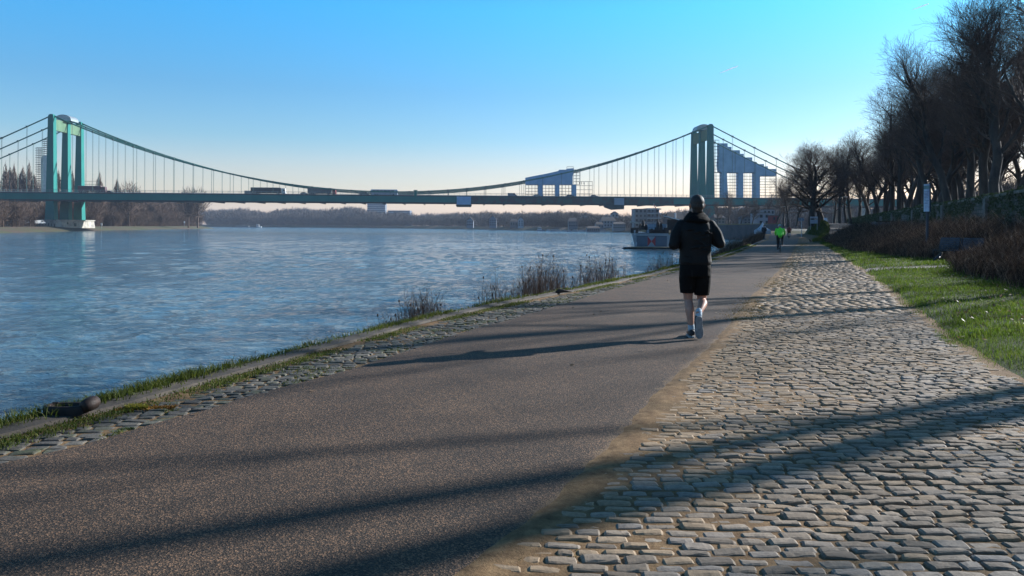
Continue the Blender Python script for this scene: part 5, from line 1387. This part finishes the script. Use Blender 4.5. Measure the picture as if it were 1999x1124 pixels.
# birds
M_BIRD = simple('black_feathers', (.012, .012, .014), (.008, .008, .01), 9, .5)
def bird(px, py, s, rot, label):
    p = G(px, py); root = empty('bird', (p[0], p[1], .09), rot, label, 'bird'); root.scale = (s, s, s)
    mb = MB(); mb.tube([[-.26, 0, .10], [-.16, 0, .14], [-.05, 0, .19], [.06, 0, .26], [.12, 0, .33], [.14, 0, .39], [.16, 0, .42], [.20, 0, .41], [.25, 0, .395]], [.012, .045, .085, .085, .055, .042, .04, .022, .004], 10, sq=(1, .85))
    mb.tube([[.0, .03, .2], [.02, .035, .08], [.02, .035, 0], [.07, .035, .0]], .009, 5); mb.tube([[.0, -.03, .2], [.02, -.035, .08], [.02, -.035, 0], [.07, -.035, .0]], .009, 5)
    mb.build('body', M_BIRD, root, True)
    m2 = MB(); m2.tube([[.07, .06, .27], [-.08, .085, .19], [-.24, .03, .10]], [.03, .05, .008], 8, sq=(.4, 1)); m2.build('wing', M_BIRD, root, True)
    m2 = MB(); m2.tube([[.07, -.06, .27], [-.08, -.085, .19], [-.24, -.03, .10]], [.03, .05, .008], 8, sq=(.4, 1)); m2.build('wing', M_BIRD, root, True)
bird(1831, 519, 1.0, R(15), 'black crow standing on the verge left of the bench')
bird(1582, 475, .7, R(200), 'small dark bird standing on the far paving left of the ramp')
# lamp posts, signs at the far end
def lamp(px, py, Y, h, label, z=0, arm=True):
    p = P(px, py, Y); root = empty('street_lamp', (p[0], p[1], z), 0, label, 'lamp'); M_ = M_GREY
    mb = MB(); mb.tube([[0, 0, -.3], [0, 0, h]], [.09, .05], 7); mb.build('post', simple('lamp_post', (.06, .07, .08), (.05, .05, .06)), root)
    mb = MB(); mb.tube([[0, 0, h], [.3, 0, h + .25], [.9, 0, h + .3]], .035, 5); mb.box((1.1, 0, h + .3), (.6, .22, .1)); mb.build('lamp_head', simple('lamp_head', (.6, .6, .58), (.5, .5, .5)), root)
lamp(1542, 440, 190, 5.5, 'dark lamp post right of the cyclists', .5)
lamp(1524, 440, 215, 6.5, 'dark lamp post behind the green cyclist', .5)
lamp(1640, 430, 150, 5.0, 'lamp with a bright head among the avenue trunks', 2.2)
sgp = P(1565, 441, 118)
pp = empty('sign_post', (sgp[0], sgp[1], 0), 0, 'slim pale post with a small sign left of the mound', 'sign')
mb = MB(); mb.tube([[0, 0, -.2], [0, 0, 2.9]], .05, 6); mb.build('post', simple('white_post', (.5, .52, .55), (.42, .44, .46)), pp); mb = MB(); mb.box((-.1, 0, 2.7), (.9, .05, .5)); mb.build('panel', simple('grey_sign', (.18, .22, .28), (.14, .18, .22)), pp)
sgp = P(1589, 433, 128)
pp = empty('notice_board', (sgp[0], sgp[1], 1.6), 0, 'double pale notice board below the broad tree pair', 'sign')
mb = MB()
for s in (-.55, .55): mb.tube([[s, .03, -.5], [s, .03, 1.7]], .04, 6)
mb.build('post', M_GREY, pp)
for z, h_ in ((1.55, .3), (.85, .62)): mb = MB(); mb.box((0, 0, z), (1.25, .05, h_)); mb.build('panel', simple('board_white', (.42, .44, .52), (.34, .36, .44), 3), pp)
# parked car at the top of the ramp
p = P(1605.5, 435.5, 160); cr = empty('parked_car', (p[0], p[1], 2.0), R(70), 'white car parked at the top of the ramp', 'car'); car(cr, 4.2, 1.5, 1.75, (.8, .8, .82))
# river marker boards on the left bank
for px, py, lab in ((198, 437.5, 'small white river marker right of the pier'), (360, 433.5, 'small white river marker near the end of the left wood')):
    Y_ = 455 if px < 300 else 600
    p = P(px, py, Y_); mk = empty('river_marker', (p[0], p[1], p[2]), 0, lab, 'sign', 'river markers on the left bank')
    mb = MB(); mb.box((0, 0, 0), (.9, .15, 1.4)); mb.build('board', simple('marker_white', (.8, .8, .78), (.7, .7, .7)), mk); mb = MB(); mb.tube([[0, .1, -3], [0, .1, .6]], .09, 6); mb.build('post', M_GREY, mk)
# parked camper vans glimpsed left under the deck
for i, (px, lab) in enumerate(((20, 'leftmost white camper van parked under the bridge'), (31, 'second white camper van parked under the bridge'), (41, 'third white camper van parked under the bridge'), (50, 'fourth white van parked under the bridge'), (78, 'lone white van parked just left of the pier'))):
    p = P(px, 431.5, 412); cv = empty('parked_van', (p[0], p[1], p[2] - 1.6), .2 * i, lab, 'van', 'vans parked under the bridge'); car(cv, 5.0, 2.1, 1.9, (.75, .75, .74), True)
# contrails, high and far away
M_CLOUD = leafmat('contrail_ice', [(0, (.93, .93, .95)), (1, (.97, .97, .98))], .01, .75, 1)
def contrail(x0, y0, x1, y1, label):
    a = P(x0, y0, 9000); c = P(x1, y1, 9000); n = 26; pts = [a + (c - a) * t + rng.normal(0, 1.2, 3) for t in np.linspace(0, 1, n)]
    mb = MB(); mb.tube(pts, [.4 + (2.5 + 4.0 * t) * math.sin(PI * min(1, t * .97 + .015)) ** .45 for t in np.linspace(0, 1, n)], 8)
    o = mb.build('contrail', M_CLOUD, None, True); tag(o, label, 'contrail', 'contrails in the sky')
contrail(1404, 143, 1441, 128.5, 'lower short white contrail above the right tower')
contrail(1781, 19, 1813, 7, 'upper short white contrail near the top right corner')
# ================================================================ PEOPLE
def remesh(mb, voxel, smooth_it, name, mat, parent, fac=.5):
    me0 = mb.mesh('tmp'); o = bpy.data.objects.new('tmp', me0); COL.objects.link(o)
    m = o.modifiers.new('r', 'REMESH'); m.mode = 'VOXEL'; m.voxel_size = voxel; m.use_smooth_shade = True
    if smooth_it: s = o.modifiers.new('s', 'SMOOTH'); s.factor = fac; s.iterations = smooth_it
    dg = bpy.context.evaluated_depsgraph_get(); me = bpy.data.meshes.new_from_object(o.evaluated_get(dg))
    bpy.data.objects.remove(o); bpy.data.meshes.remove(me0)
    me.name = name; me.materials.clear(); me.materials.append(mat); me.polygons.foreach_set('use_smooth', np.ones(len(me.polygons), bool))
    o = bpy.data.objects.new(name, me); COL.objects.link(o); o.parent = parent; return o
def limb(mb, pts, rad, n=14, sq=(1, 1)):
    """tapered limb with rounded ends, smoothed path"""
    pts = np.array(pts, float); rad = np.array(rad, float); m = len(pts)
    t = np.linspace(0, m - 1, (m - 1) * 5 + 1); P_ = np.stack([np.interp(t, range(m), pts[:, k]) for k in range(3)], 1); Rr = np.interp(t, range(m), rad)
    if m > 2:
        for _ in range(2): P_[1:-1] = (P_[:-2] + 2 * P_[1:-1] + P_[2:]) / 4
    mb.tube(P_, Rr, n, sq=sq); mb.ball(pts[0], rad[0], 12, 8); mb.ball(pts[-1], rad[-1], 12, 8)
M_SKIN = simple('skin', (.46, .24, .17), (.40, .20, .14), 9, .5, detail=5)
M_HAIR = simple('dark_hair', (.040, .028, .020), (.014, .010, .008), 90, .6, bmp=.6, bscale=140, bdist=.004, stretch=(1, 1, .3))
def hand(mb, c, fwd, palmn, s=1.0, curl=1.0, side=1):
    """palm + five separate curled fingers; c wrist, fwd pointing along the hand, palmn palm normal (towards curl)"""
    f = Vector(fwd).normalized(); n = Vector(palmn); n = (n - f * n.dot(f)).normalized(); a = f.cross(n) * side; c = Vector(c)
    K = lambda x, y, z: (c + a * x * s + f * y * s + n * z * s)[:]
    limb(mb, [K(0, 0, 0), K(0, .03, 0)], [.026 * s, .028 * s], 10)
    for x in (-.027, -.009, .009, .027): limb(mb, [K(x * .6, .01, 0), K(x, .085, -.002)], [.015 * s, .012 * s], 8)
    for x, l, sp in ((-.030, .062, -.004), (-.010, .076, 0), (.010, .080, 0), (.030, .070, .004)):
        p0 = (x, .088, 0); p1 = (x + sp, .088 + l * .40 * math.cos(.7 * curl), l * .40 * math.sin(.7 * curl)); p2 = (x + sp, p1[1] + l * .33 * math.cos(1.7 * curl), p1[2] + l * .33 * math.sin(1.7 * curl)); p3 = (x + sp, p2[1] + l * .27 * math.cos(2.5 * curl), p2[2] + l * .27 * math.sin(2.5 * curl))
        limb(mb, [K(*p0), K(*p1), K(*p2), K(*p3)], [.0092 * s, .0088 * s, .0080 * s, .0068 * s], 8)
    limb(mb, [K(.026, .018, .006), K(.050, .045, .018), K(.052, .072, .030), K(.040, .090, .036)], [.014 * s, .0115 * s, .010 * s, .008 * s], 8)
def head(mb, c, s=1.0, fwd=(0, 1, 0)):
    """c centre of the skull; faces +Y"""
    c = np.array(c, float); q = lambda x, y, z: c + np.array([x, y, z]) * s
    mb.ball(q(0, -.012, .030), np.array([.077, .098, .092]) * s, 20, 14)      # cranium
    mb.ball(q(0, .030, -.035), np.array([.062, .070, .080]) * s, 18, 12)      # face
    mb.ball(q(0, .052, -.088), np.array([.036, .032, .026]) * s, 12, 8)       # chin
    for sx in (-1, 1):
        mb.ball(q(sx * .046, .022, -.070), np.array([.020, .042, .030]) * s, 10, 8)   # jaw
        mb.ball(q(sx * .040, .075, -.022), np.array([.020, .016, .014]) * s, 10, 6)   # cheek
        mb.ball(q(sx * .031, .086, .022), np.array([.024, .010, .008]) * s, 10, 6)    # brow
        mb.ball(q(sx * .084, -.002, -.012), np.array([.014, .020, .034]) * s, 10, 8)  # ear
        mb.ball(q(sx * .097, -.012, -.002), np.array([.007, .013, .022]) * s, 8, 6)
        mb.ball(q(sx * .031, .083, .004), np.array([.012, .008, .008]) * s, 10, 6)    # eye
    mb.tube([q(0, .092, .012), q(0, .108, -.018), q(0, .112, -.030), q(0, .098, -.036)], np.array([.009, .012, .015, .012]) * s, 8)
    mb.ball(q(0, .090, -.058), np.array([.023, .010, .006]) * s, 10, 6); mb.ball(q(0, .088, -.067), np.array([.020, .010, .006]) * s, 10, 6)
    mb.loft([(q(0, -.022, -.15), .058 * s, .062 * s), (q(0, -.020, -.10), .056 * s, .062 * s), (q(0, -.010, -.05), .056 * s, .064 * s)])
def shoe(mb, heel, toe, up, s=1.0, w=.048):
    h = Vector(heel); t = Vector(toe); f = (t - h); L_ = f.length; f.normalize(); u = Vector(up); u = (u - f * u.dot(f)).normalized(); a = f.cross(u)
    V = []; n = 14
    st = ((-.02, .55, .015, .05), (.0, .80, .0, .085), (.18, .88, .0, .095), (.40, .82, .0, .080), (.62, 1.0, .0, .062), (.82, .98, .0, .050), (.95, .70, .004, .038), (1.0, .35, .010, .026))
    for tt, ww, z0, z1 in st:
        for k in range(n):
            an = k / n * 2 * PI; x = math.cos(an) * w * ww * s; z = (z0 + z1) / 2 + math.sin(an) * (z1 - z0) / 2
            z = max(z, z0 + .004); V.append((h + f * (L_ * tt) + a * x + u * z * s)[:])
    m = len(st); Q = [[i * n + k, i * n + (k + 1) % n, (i + 1) * n + (k + 1) % n, (i + 1) * n + k] for i in range(m - 1) for k in range(n)]
    b0 = mb.n; mb.add(V, Q); mb.poly += [[b0 + k for k in range(n)][::-1], [b0 + (m - 1) * n + k for k in range(n)]]
def sole(mb, heel, toe, up, s=1.0, w=.05, th=.022):
    h = Vector(heel); t = Vector(toe); f = (t - h); L_ = f.length; f.normalize(); u = Vector(up); u = (u - f * u.dot(f)).normalized(); a = f.cross(u)
    out = ((-.03, .45), (.02, .72), (.15, .84), (.38, .74), (.62, .98), (.80, 1.0), (.94, .78), (1.02, .38))
    pl = [(tt, ww) for tt, ww in out] + [(tt, -ww) for tt, ww in out[::-1]]
    mb.prism([(h + f * L_ * tt + a * (ww * w * s) - u * th * s)[:] for tt, ww in pl], (u * th * s)[:])

# ---------------------------------------------------------------- the runner
rp = G(1356, 658)
run = empty('person', (rp[0] - .0, rp[1], 0), 0, 'man in black jacket and black shorts running away on the asphalt', 'person')
body = MB()
HC = (.024, .02, 1.742)
head(body, HC, 1.06)
# trunk under the clothes
body.loft([((0, 0, .88), .16, .11), ((0, 0, .98), .165, .12), ((0, 0, 1.10), .150, .105), ((0, 0, 1.25), .165, .115), ((0, .0, 1.40), .185, .115), ((0, 0, 1.50), .14, .09), ((.01, .0, 1.56), .065, .065)])
LS, RS = (-.185, .0, 1.475), (.195, .0, 1.478)
LE, RE = (-.295, -.06, 1.215), (.315, -.06, 1.235)
LW, RW = (-.205, .17, 1.235), (.225, .17, 1.30)
for S_, E_, W_ in ((LS, LE, LW), (RS, RE, RW)):
    limb(body, [S_, ((S_[0] + E_[0]) / 2, (S_[1] + E_[1]) / 2, (S_[2] + E_[2]) / 2), E_], [.058, .050, .042]); limb(body, [E_, W_], [.042, .029])
hand(body, LW, (.25, 1, .15), (1, 0, -.1), 1.0, 1.0, -1); hand(body, RW, (-.25, 1, .25), (-1, 0, -.1), 1.0, 1.0, 1)
# legs: left is the standing leg, right is trailing with the sole turned to the back
LH, LK, LA = (-.085, 0, .90), (-.072, .07, .485), (-.048, -.02, .115)
RH, RK, RA = (.095, 0, .90), (.112, .09, .475), (.002, -.19, .335)
limb(body, [LH, (-.085, .03, .70), LK], [.092, .078, .056]); limb(body, [LK, (-.068, .005, .375), (-.060, -.012, .26), LA], [.054, .060, .047, .034])
limb(body, [RH, (.105, .05, .70), RK], [.092, .080, .057]); limb(body, [RK, (.100, -.02, .445), (.060, -.10, .40), RA], [.055, .061, .048, .036])
limb(body, [LA, (-.045, .06, .06), (-.045, .14, .045)], [.034, .036, .028]); limb(body, [RA, (.002, -.22, .25), (.006, -.20, .15)], [.036, .036, .03])
remesh(body, .0062, 3, 'body', M_SKIN, run)
# hair: short cut following the skull, cropped at nape, leaves ears & face
hr = MB(); hc = np.array(HC)
hr.ball(hc + [0, -.024, .040], (.092, .103, .097), 24, 16); hr.ball(hc + [0, -.048, -.012], (.086, .076, .080), 20, 12); hr.ball(hc + [0, -.052, -.068], (.070, .052, .055), 16, 10)
remesh(hr, .0055, 2, 'hair', M_HAIR, run)
# jacket
M_JACK = simple('black_softshell', (.010, .009, .009), (.006, .0055, .0055), 6, .7, spec=.25, bmp=.45, bscale=7, bdist=.03)
jk = MB()
jk.loft([((.004, 0, .955), .205, .150, 2.4), ((.004, 0, .99), .214, .158, 2.4), ((.002, 0, 1.08), .205, .150, 2.3), ((0, -.004, 1.20), .206, .152, 2.3), ((0, -.006, 1.32), .222, .160, 2.3), ((.002, -.008, 1.42), .226, .152, 2.4), ((.005, -.004, 1.49), .205, .125, 2.3), ((.008, .0, 1.545), .150, .100, 2.1), ((.012, .0, 1.585), .095, .085), ((.014, .0, 1.60), .078, .078)])
for S_, E_, W_, sx in ((LS, LE, LW, -1), (RS, RE, RW, 1)):
    S2 = (S_[0] * 1.0, S_[1], S_[2] - .005); mid = ((S_[0] * .45 + E_[0] * .55) + sx * .012, (S_[1] + E_[1]) / 2, (S_[2] + E_[2]) / 2 + .01)
    limb(jk, [S2, mid, (E_[0] - sx * .004, E_[1], E_[2])], [.078, .074, .068]); 
    m2 = tuple(np.array(E_) * .5 + np.array(W_) * .5 + np.array([0, 0, -.006])); limb(jk, [E_, m2, W_], [.068, .062, .043])
# folds
rj = random.Random(2)
for k in range(16):
    z = rj.uniform(.98, 1.42); x = rj.uniform(-.16, .16); jk.tube([[x - .07, -.158, z], [x, -.168, z + rj.uniform(-.03, .03)], [x + .07, -.156, z + rj.uniform(-.05, .05)]], [.004, .014, .004], 6)
remesh(jk, .0085, 4, 'jacket', M_JACK, run)
M_SHOR = simple('black_shorts', (.007, .0065, .0065), (.004, .004, .004), 5, .85, spec=.15, bmp=.5, bscale=9, bdist=.03)
# hood gathered behind the neck / collar
hd = MB()
for rr_, z, tr, y0 in ((.078, 1.628, .022, .004), (.088, 1.602, .030, -.004), (.106, 1.575, .034, -.016), (.126, 1.545, .034, -.022)):
    pts = [[.012 + rr_ * 1.12 * math.cos(a), y0 + rr_ * .92 * math.sin(a), z + .012 * math.sin(a) + .004 * math.cos(3 * a)] for a in np.linspace(0, 2 * PI, 25)]
    hd.tube(pts, tr, 10)
hd.tube([[-.10, -.09, 1.56], [0, -.135, 1.535], [.11, -.09, 1.56]], [.03, .045, .03], 8)
remesh(hd, .009, 3, 'hood', M_SHOR, run)
# shorts
sh_ = MB()
sh_.loft([((.004, 0, .80), .205, .150, 2.3), ((.004, 0, .90), .208, .155, 2.3), ((.004, 0, .99), .196, .148, 2.3)])
sh_.loft([((-.092, .055, .578), .088, .100), ((-.094, .04, .66), .098, .112), ((-.098, .02, .76), .106, .125), ((-.100, .0, .86), .105, .13)])
sh_.loft([((.108, .075, .548), .096, .105), ((.108, .06, .62), .104, .115), ((.104, .03, .74), .110, .126), ((.100, .0, .86), .106, .13)])
remesh(sh_, .0085, 4, 'shorts', M_SHOR, run)
M_SOCK = simple('pale_sock', (.42, .50, .56), (.34, .42, .48), 30, .85)
for a_, b_ in (((-.047, -.018, .10), (-.051, -.014, .165)), ((.002, -.205, .30), (.014, -.165, .362))):
    mb = MB(); limb(mb, [a_, b_], [.041, .041]); mb.build('sock', M_SOCK, run, True)
M_SHOE = simple('dark_shoe', (.03, .032, .036), (.02, .02, .024), 12, .6); M_SOLE = simple('grey_sole', (.30, .32, .33), (.20, .21, .22), 25, .7, bmp=.6, bscale=70, bdist=.004)
mb = MB(); shoe(mb, (-.052, -.075, .022), (-.020, .21, .022), (0, 0, 1)); s1 = remesh(mb, .006, 2, 'shoe', M_SHOE, run)
mb = MB(); sole(mb, (-.052, -.075, .022), (-.020, .21, .022), (0, 0, 1)); mb.build('sole', M_SOLE, s1)
mb = MB(); shoe(mb, (-.012, -.262, .298), (.010, -.205, .022), (0, 1, .12)); s2 = remesh(mb, .006, 2, 'shoe', M_SHOE, run)
mb = MB(); sole(mb, (-.012, -.262, .298), (.010, -.205, .022), (0, 1, .12), 1.0, .052); so2 = mb.build('sole', M_SOLE, s2); bv = so2.modifiers.new('b', 'BEVEL'); bv.width = .005; bv.segments = 2

# ---------------------------------------------------------------- simple smaller figures
def figure(root, pose, cols, voxel=.016, helmet=None, headfwd=True, bulky=1.0):
    """pose: dict of joints; body continuous, clothes as children"""
    b_ = MB(); p_ = pose
    hc = np.array(p_['head']); head(b_, hc, 1.0)
    limb(b_, [p_['neck'], tuple(hc + np.array([0, -.02, -.08]))], [.06, .055])
    limb(b_, [p_['pelvis'], p_['chest'], p_['neck']], [.13, .14, .07], sq=(1.2, .85))
    for s in 'lr':
        limb(b_, [p_[s + 's'], p_[s + 'e'], p_[s + 'w']], [.05, .042, .03]); limb(b_, [p_[s + 'h'], p_[s + 'k'], p_[s + 'a']], [.085, .055, .038])
        hand(b_, p_[s + 'w'], p_.get('hf', (0, 1, -.3)), (0, 0, -1), 1, .8, 1 if s == 'r' else -1)
    remesh(b_, max(voxel * .6, .009), 2, 'body', M_SKIN, root)
    t = MB(); limb(t, [p_['pelvis'], tuple((np.array(p_['pelvis']) + np.array(p_['chest'])) / 2), p_['chest'], p_['neck']], [.155 * bulky, .165 * bulky, .175 * bulky, .085], sq=(1.2, .85))
    for s in 'lr': limb(t, [p_[s + 's'], p_[s + 'e'], p_[s + 'w']], [.07 * bulky, .06 * bulky, .045])
    for s in 'lr': t.ball(p_[s + 's'], .08 * bulky)
    if 'coat' in p_:
        c = np.array(p_['pelvis']); t.loft([(c + np.array([0, 0, -p_['coat']]), .20, .17), (c, .19, .15), (c + np.array([0, 0, .2]), .18, .14)])
    remesh(t, voxel, 2, 'jacket', cols[0], root)
    q = MB(); 
    for s in 'lr': limb(q, [p_[s + 'h'], p_[s + 'k'], p_[s + 'a']], [.11, .075, .055])
    limb(q, [p_['lh'], p_['pelvis'], p_['rh']], [.11, .13, .11]); remesh(q, voxel, 2, 'trousers', cols[1], root)
    for s in 'lr':
        a = np.array(p_[s + 'a']); m_ = MB(); shoe(m_, tuple(a + np.array([0, -.07, -.085])), tuple(a + np.array([0, .19, -.10])), (0, 0, 1)); remesh(m_, .012, 1, 'shoe', M_DARK, root)
    hm = MB()
    if helmet:
        hm.ball(hc + np.array([0, -.01, .055]), (.095, .125, .075), 14, 8)
        for k in range(5): hm.tube([hc + np.array([-.06 + k * .03, -.12, .06]), hc + np.array([-.06 + k * .03, -.02, .145 - abs(k - 2) * .008]), hc + np.array([-.06 + k * .03, .1, .09])], .010, 5)
        hm.build('helmet', helmet, root, True)
    else:
        hm.ball(hc + np.array([0, -.02, .035]), (.084, .100, .098), 14, 8); hm.build('hair', M_HAIR, root, True)
M_HIVIS = simple('neon_green_jacket', (.16, .85, .04), (.12, .72, .03), 4, .6); M_BLK = simple('black_cloth', (.016, .016, .02), (.010, .010, .012), 5, .8)
M_REDJ = simple('dark_red_jacket', (.22, .035, .025), (.16, .025, .02), 4, .7); M_COAT = simple('dark_coat', (.025, .022, .028), (.016, .015, .02), 4, .8)
def bicycle(loc, rz, label, frame_c, panniers=None, crank=0.0):
    root = empty('bicycle', loc, rz, label, 'bicycle'); fm = simple('bike_frame', frame_c, tuple(c * .8 for c in frame_c), 5, .4)
    for y, nm in ((-.52, 'wheel'), (.52, 'wheel')):
        mb = MB(); an = np.linspace(0, 2 * PI, 33); mb.tube([[0, y + .33 * math.cos(a), .345 + .33 * math.sin(a)] for a in an], .017, 7, False); wo = mb.build('wheel', M_TYRE, root)
        mb = MB()
        for k in range(12): a = k / 12 * 2 * PI; mb.tube([[0.01 * (-1) ** k, y, .345], [0, y + .31 * math.cos(a), .345 + .31 * math.sin(a)]], .002, 3, False)
        mb.tube([[-.05, y, .345], [.05, y, .345]], .018, 8); mb.build('spokes', M_GREY, wo)
    mb = MB()
    for a, c in (((0, -.52, .345), (0, -.12, .30)), ((0, -.52, .345), (0, -.22, .82)), ((0, -.12, .30), (0, -.25, .90)), ((0, -.12, .30), (0, .36, .72)), ((0, -.22, .82), (0, .34, .84)), ((0, .34, .90), (0, .40, .66)), ((.03, .40, .66), (.05, .52, .345)), ((-.03, .40, .66), (-.05, .52, .345))): mb.tube([a, c], .016, 6)
    mb.build('frame', fm, root)
    mb = MB(); mb.tube([[-.24, .32, .98], [-.2, .42, 1.0], [0, .38, .98], [.2, .42, 1.0], [.24, .32, .98]], .014, 6); mb.tube([[0, .34, .86], [0, .38, .98]], .016, 6); mb.build('handlebar', M_DARK, root)
    mb = MB(); mb.tube([[0, -.40, .94], [0, -.33, .95], [0, -.24, .94], [0, -.12, .935]], [.03, .075, .05, .02], 10, sq=(1, .35)); mb.build('saddle', M_DARK, root, True)
    ca, sa = math.cos(crank) * .17, math.sin(crank) * .17
    mb = MB(); mb.tube([[.07, -.12, .30], [.08, -.12 + ca, .30 + sa]], .012, 5); mb.tube([[-.07, -.12, .30], [-.08, -.12 - ca, .30 - sa]], .012, 5); mb.tube([[-.07, -.12, .3], [.07, -.12, .3]], .02, 7)
    mb.box((.12, -.12 + ca, .30 + sa), (.09, .08, .02)); mb.box((-.12, -.12 - ca, .30 - sa), (.09, .08, .02)); mb.build('crank', M_GREY, root)
    if panniers:
        for sx in (-1, 1):
            mb = MB(); mb.box((sx * .16, -.55, .55), (.14, .30, .34)); mb.build('pannier', panniers, root)
    return root
gp = G(1528.5, 493); az = -R(18)
bicycle((gp[0], gp[1] + .5, 0), az, 'road bicycle ridden by the cyclist in neon green', (.05, .05, .06), None, PI / 2)
cy = empty('person', (gp[0], gp[1] + .5, 0), az, 'cyclist in a neon green jacket and black tights riding away', 'person')
figure(cy, dict(head=(-.02, .22, 1.50), neck=(0, .14, 1.38), chest=(0, .02, 1.24), pelvis=(0, -.22, 1.00), ls=(-.19, .12, 1.33), rs=(.19, .12, 1.33), le=(-.26, .22, 1.12), re=(.26, .22, 1.12), lw=(-.22, .34, 1.00), rw=(.22, .34, 1.00),
     lh=(-.10, -.2, .96), rh=(.10, -.2, .96), lk=(-.12, .10, .56), rk=(.13, .22, .82), la=(-.12, -.12, .22), ra=(.12, -.12, .52)), (M_HIVIS, M_BLK), .014, simple('pale_helmet', (.35, .42, .42), (.2, .25, .26), 20, .4))
gp = G(1543, 466)
M_PAN = simple('grey_pannier', (.30, .30, .32), (.24, .24, .26), 4)
bicycle((gp[0], gp[1] + .5, 0), -R(22), 'bicycle with panniers ridden by the farther cyclist', (.1, .03, .03), M_PAN, 2.2)
cy = empty('person', (gp[0], gp[1] + .5, 0), -R(22), 'farther cyclist in a dark red jacket behind the green one', 'person')
figure(cy, dict(head=(-.0, .12, 1.58), neck=(0, .05, 1.46), chest=(0, -.05, 1.30), pelvis=(0, -.24, 1.00), ls=(-.19, .04, 1.40), rs=(.19, .04, 1.40), le=(-.26, .16, 1.18), re=(.26, .16, 1.18), lw=(-.22, .34, 1.02), rw=(.22, .34, 1.02),
     lh=(-.10, -.2, .96), rh=(.10, -.2, .96), lk=(-.12, .14, .66), rk=(.13, .16, .70), la=(-.12, -.10, .32), ra=(.12, -.10, .36)), (M_REDJ, M_BLK), .018, M_DARK)
wp = G(1491.5, 466.5)
wk = empty('person', (wp[0], wp[1], 0), -R(20), 'walker in a dark coat on the path in front of the tent', 'person')
figure(wk, dict(head=(0, .03, 1.62), neck=(0, 0, 1.46), chest=(0, 0, 1.30), pelvis=(0, 0, .95), ls=(-.19, 0, 1.40), rs=(.19, 0, 1.40), le=(-.25, -.03, 1.13), re=(.27, -.02, 1.14), lw=(-.22, .10, .90), rw=(.20, .15, 1.00), hf=(0, .3, -1),
     lh=(-.09, 0, .92), rh=(.09, 0, .92), lk=(-.08, .10, .50), rk=(.08, .02, .49), la=(-.07, .16, .10), ra=(.07, -.18, .13), coat=.28), (M_COAT, M_BLK), .018, None, bulky=1.1)
# three workers on the far scaffold
for i, (px, lab) in enumerate(((1131.5, 'left of three scaffold workers beside the smaller wrapped scaffold'), (1135.5, 'middle one of three scaffold workers'), (1140, 'right of three scaffold workers, bending'))):
    p = P(px, 360.5, 464.5); wkr = empty('person', tuple(p), i * 1.4, lab, 'person', 'workers on the scaffold')
    ln_ = (0, 0, .25)[i]
    figure(wkr, dict(head=(0, ln_ + .03, 1.62 - ln_ * .6), neck=(0, ln_ * .9, 1.46 - ln_ * .5), chest=(0, ln_ * .6, 1.30 - ln_ * .3), pelvis=(0, 0, .95), ls=(-.19, ln_ * .8, 1.40 - ln_ * .5), rs=(.19, ln_ * .8, 1.40 - ln_ * .5), le=(-.27, ln_, 1.13), re=(.27, ln_, 1.14), lw=(-.22, .2 + ln_, 1.0), rw=(.20, .2 + ln_, 1.05), hf=(0, 1, -.3),
        lh=(-.09, 0, .92), rh=(.09, 0, .92), lk=(-.10, .05, .50), rk=(.10, .02, .49), la=(-.10, 0, .10), ra=(.10, 0, .10)), (M_BLK, M_BLK), .03, M_DARK)

# ================================================================ HAZE
mh = bpy.data.materials.new('haze'); mh.use_nodes = True; nth = mh.node_tree
for n in list(nth.nodes):
    if n.type == 'BSDF_PRINCIPLED': nth.nodes.remove(n)
pv = nth.nodes.new('ShaderNodeVolumePrincipled'); pv.inputs['Color'].default_value = (.62, .76, 1.0, 1); pv.inputs['Density'].default_value = .00010; pv.inputs['Anisotropy'].default_value = .1
nth.links.new(pv.outputs[0], nth.nodes['Material Output'].inputs['Volume'])
mb = MB(); mb.box((300, 1400, 33.2), (9000, 3500, 74)); hz = mb.build('haze', mh); tag(hz, kind='stuff', label='thin blue haze in the air over the river')
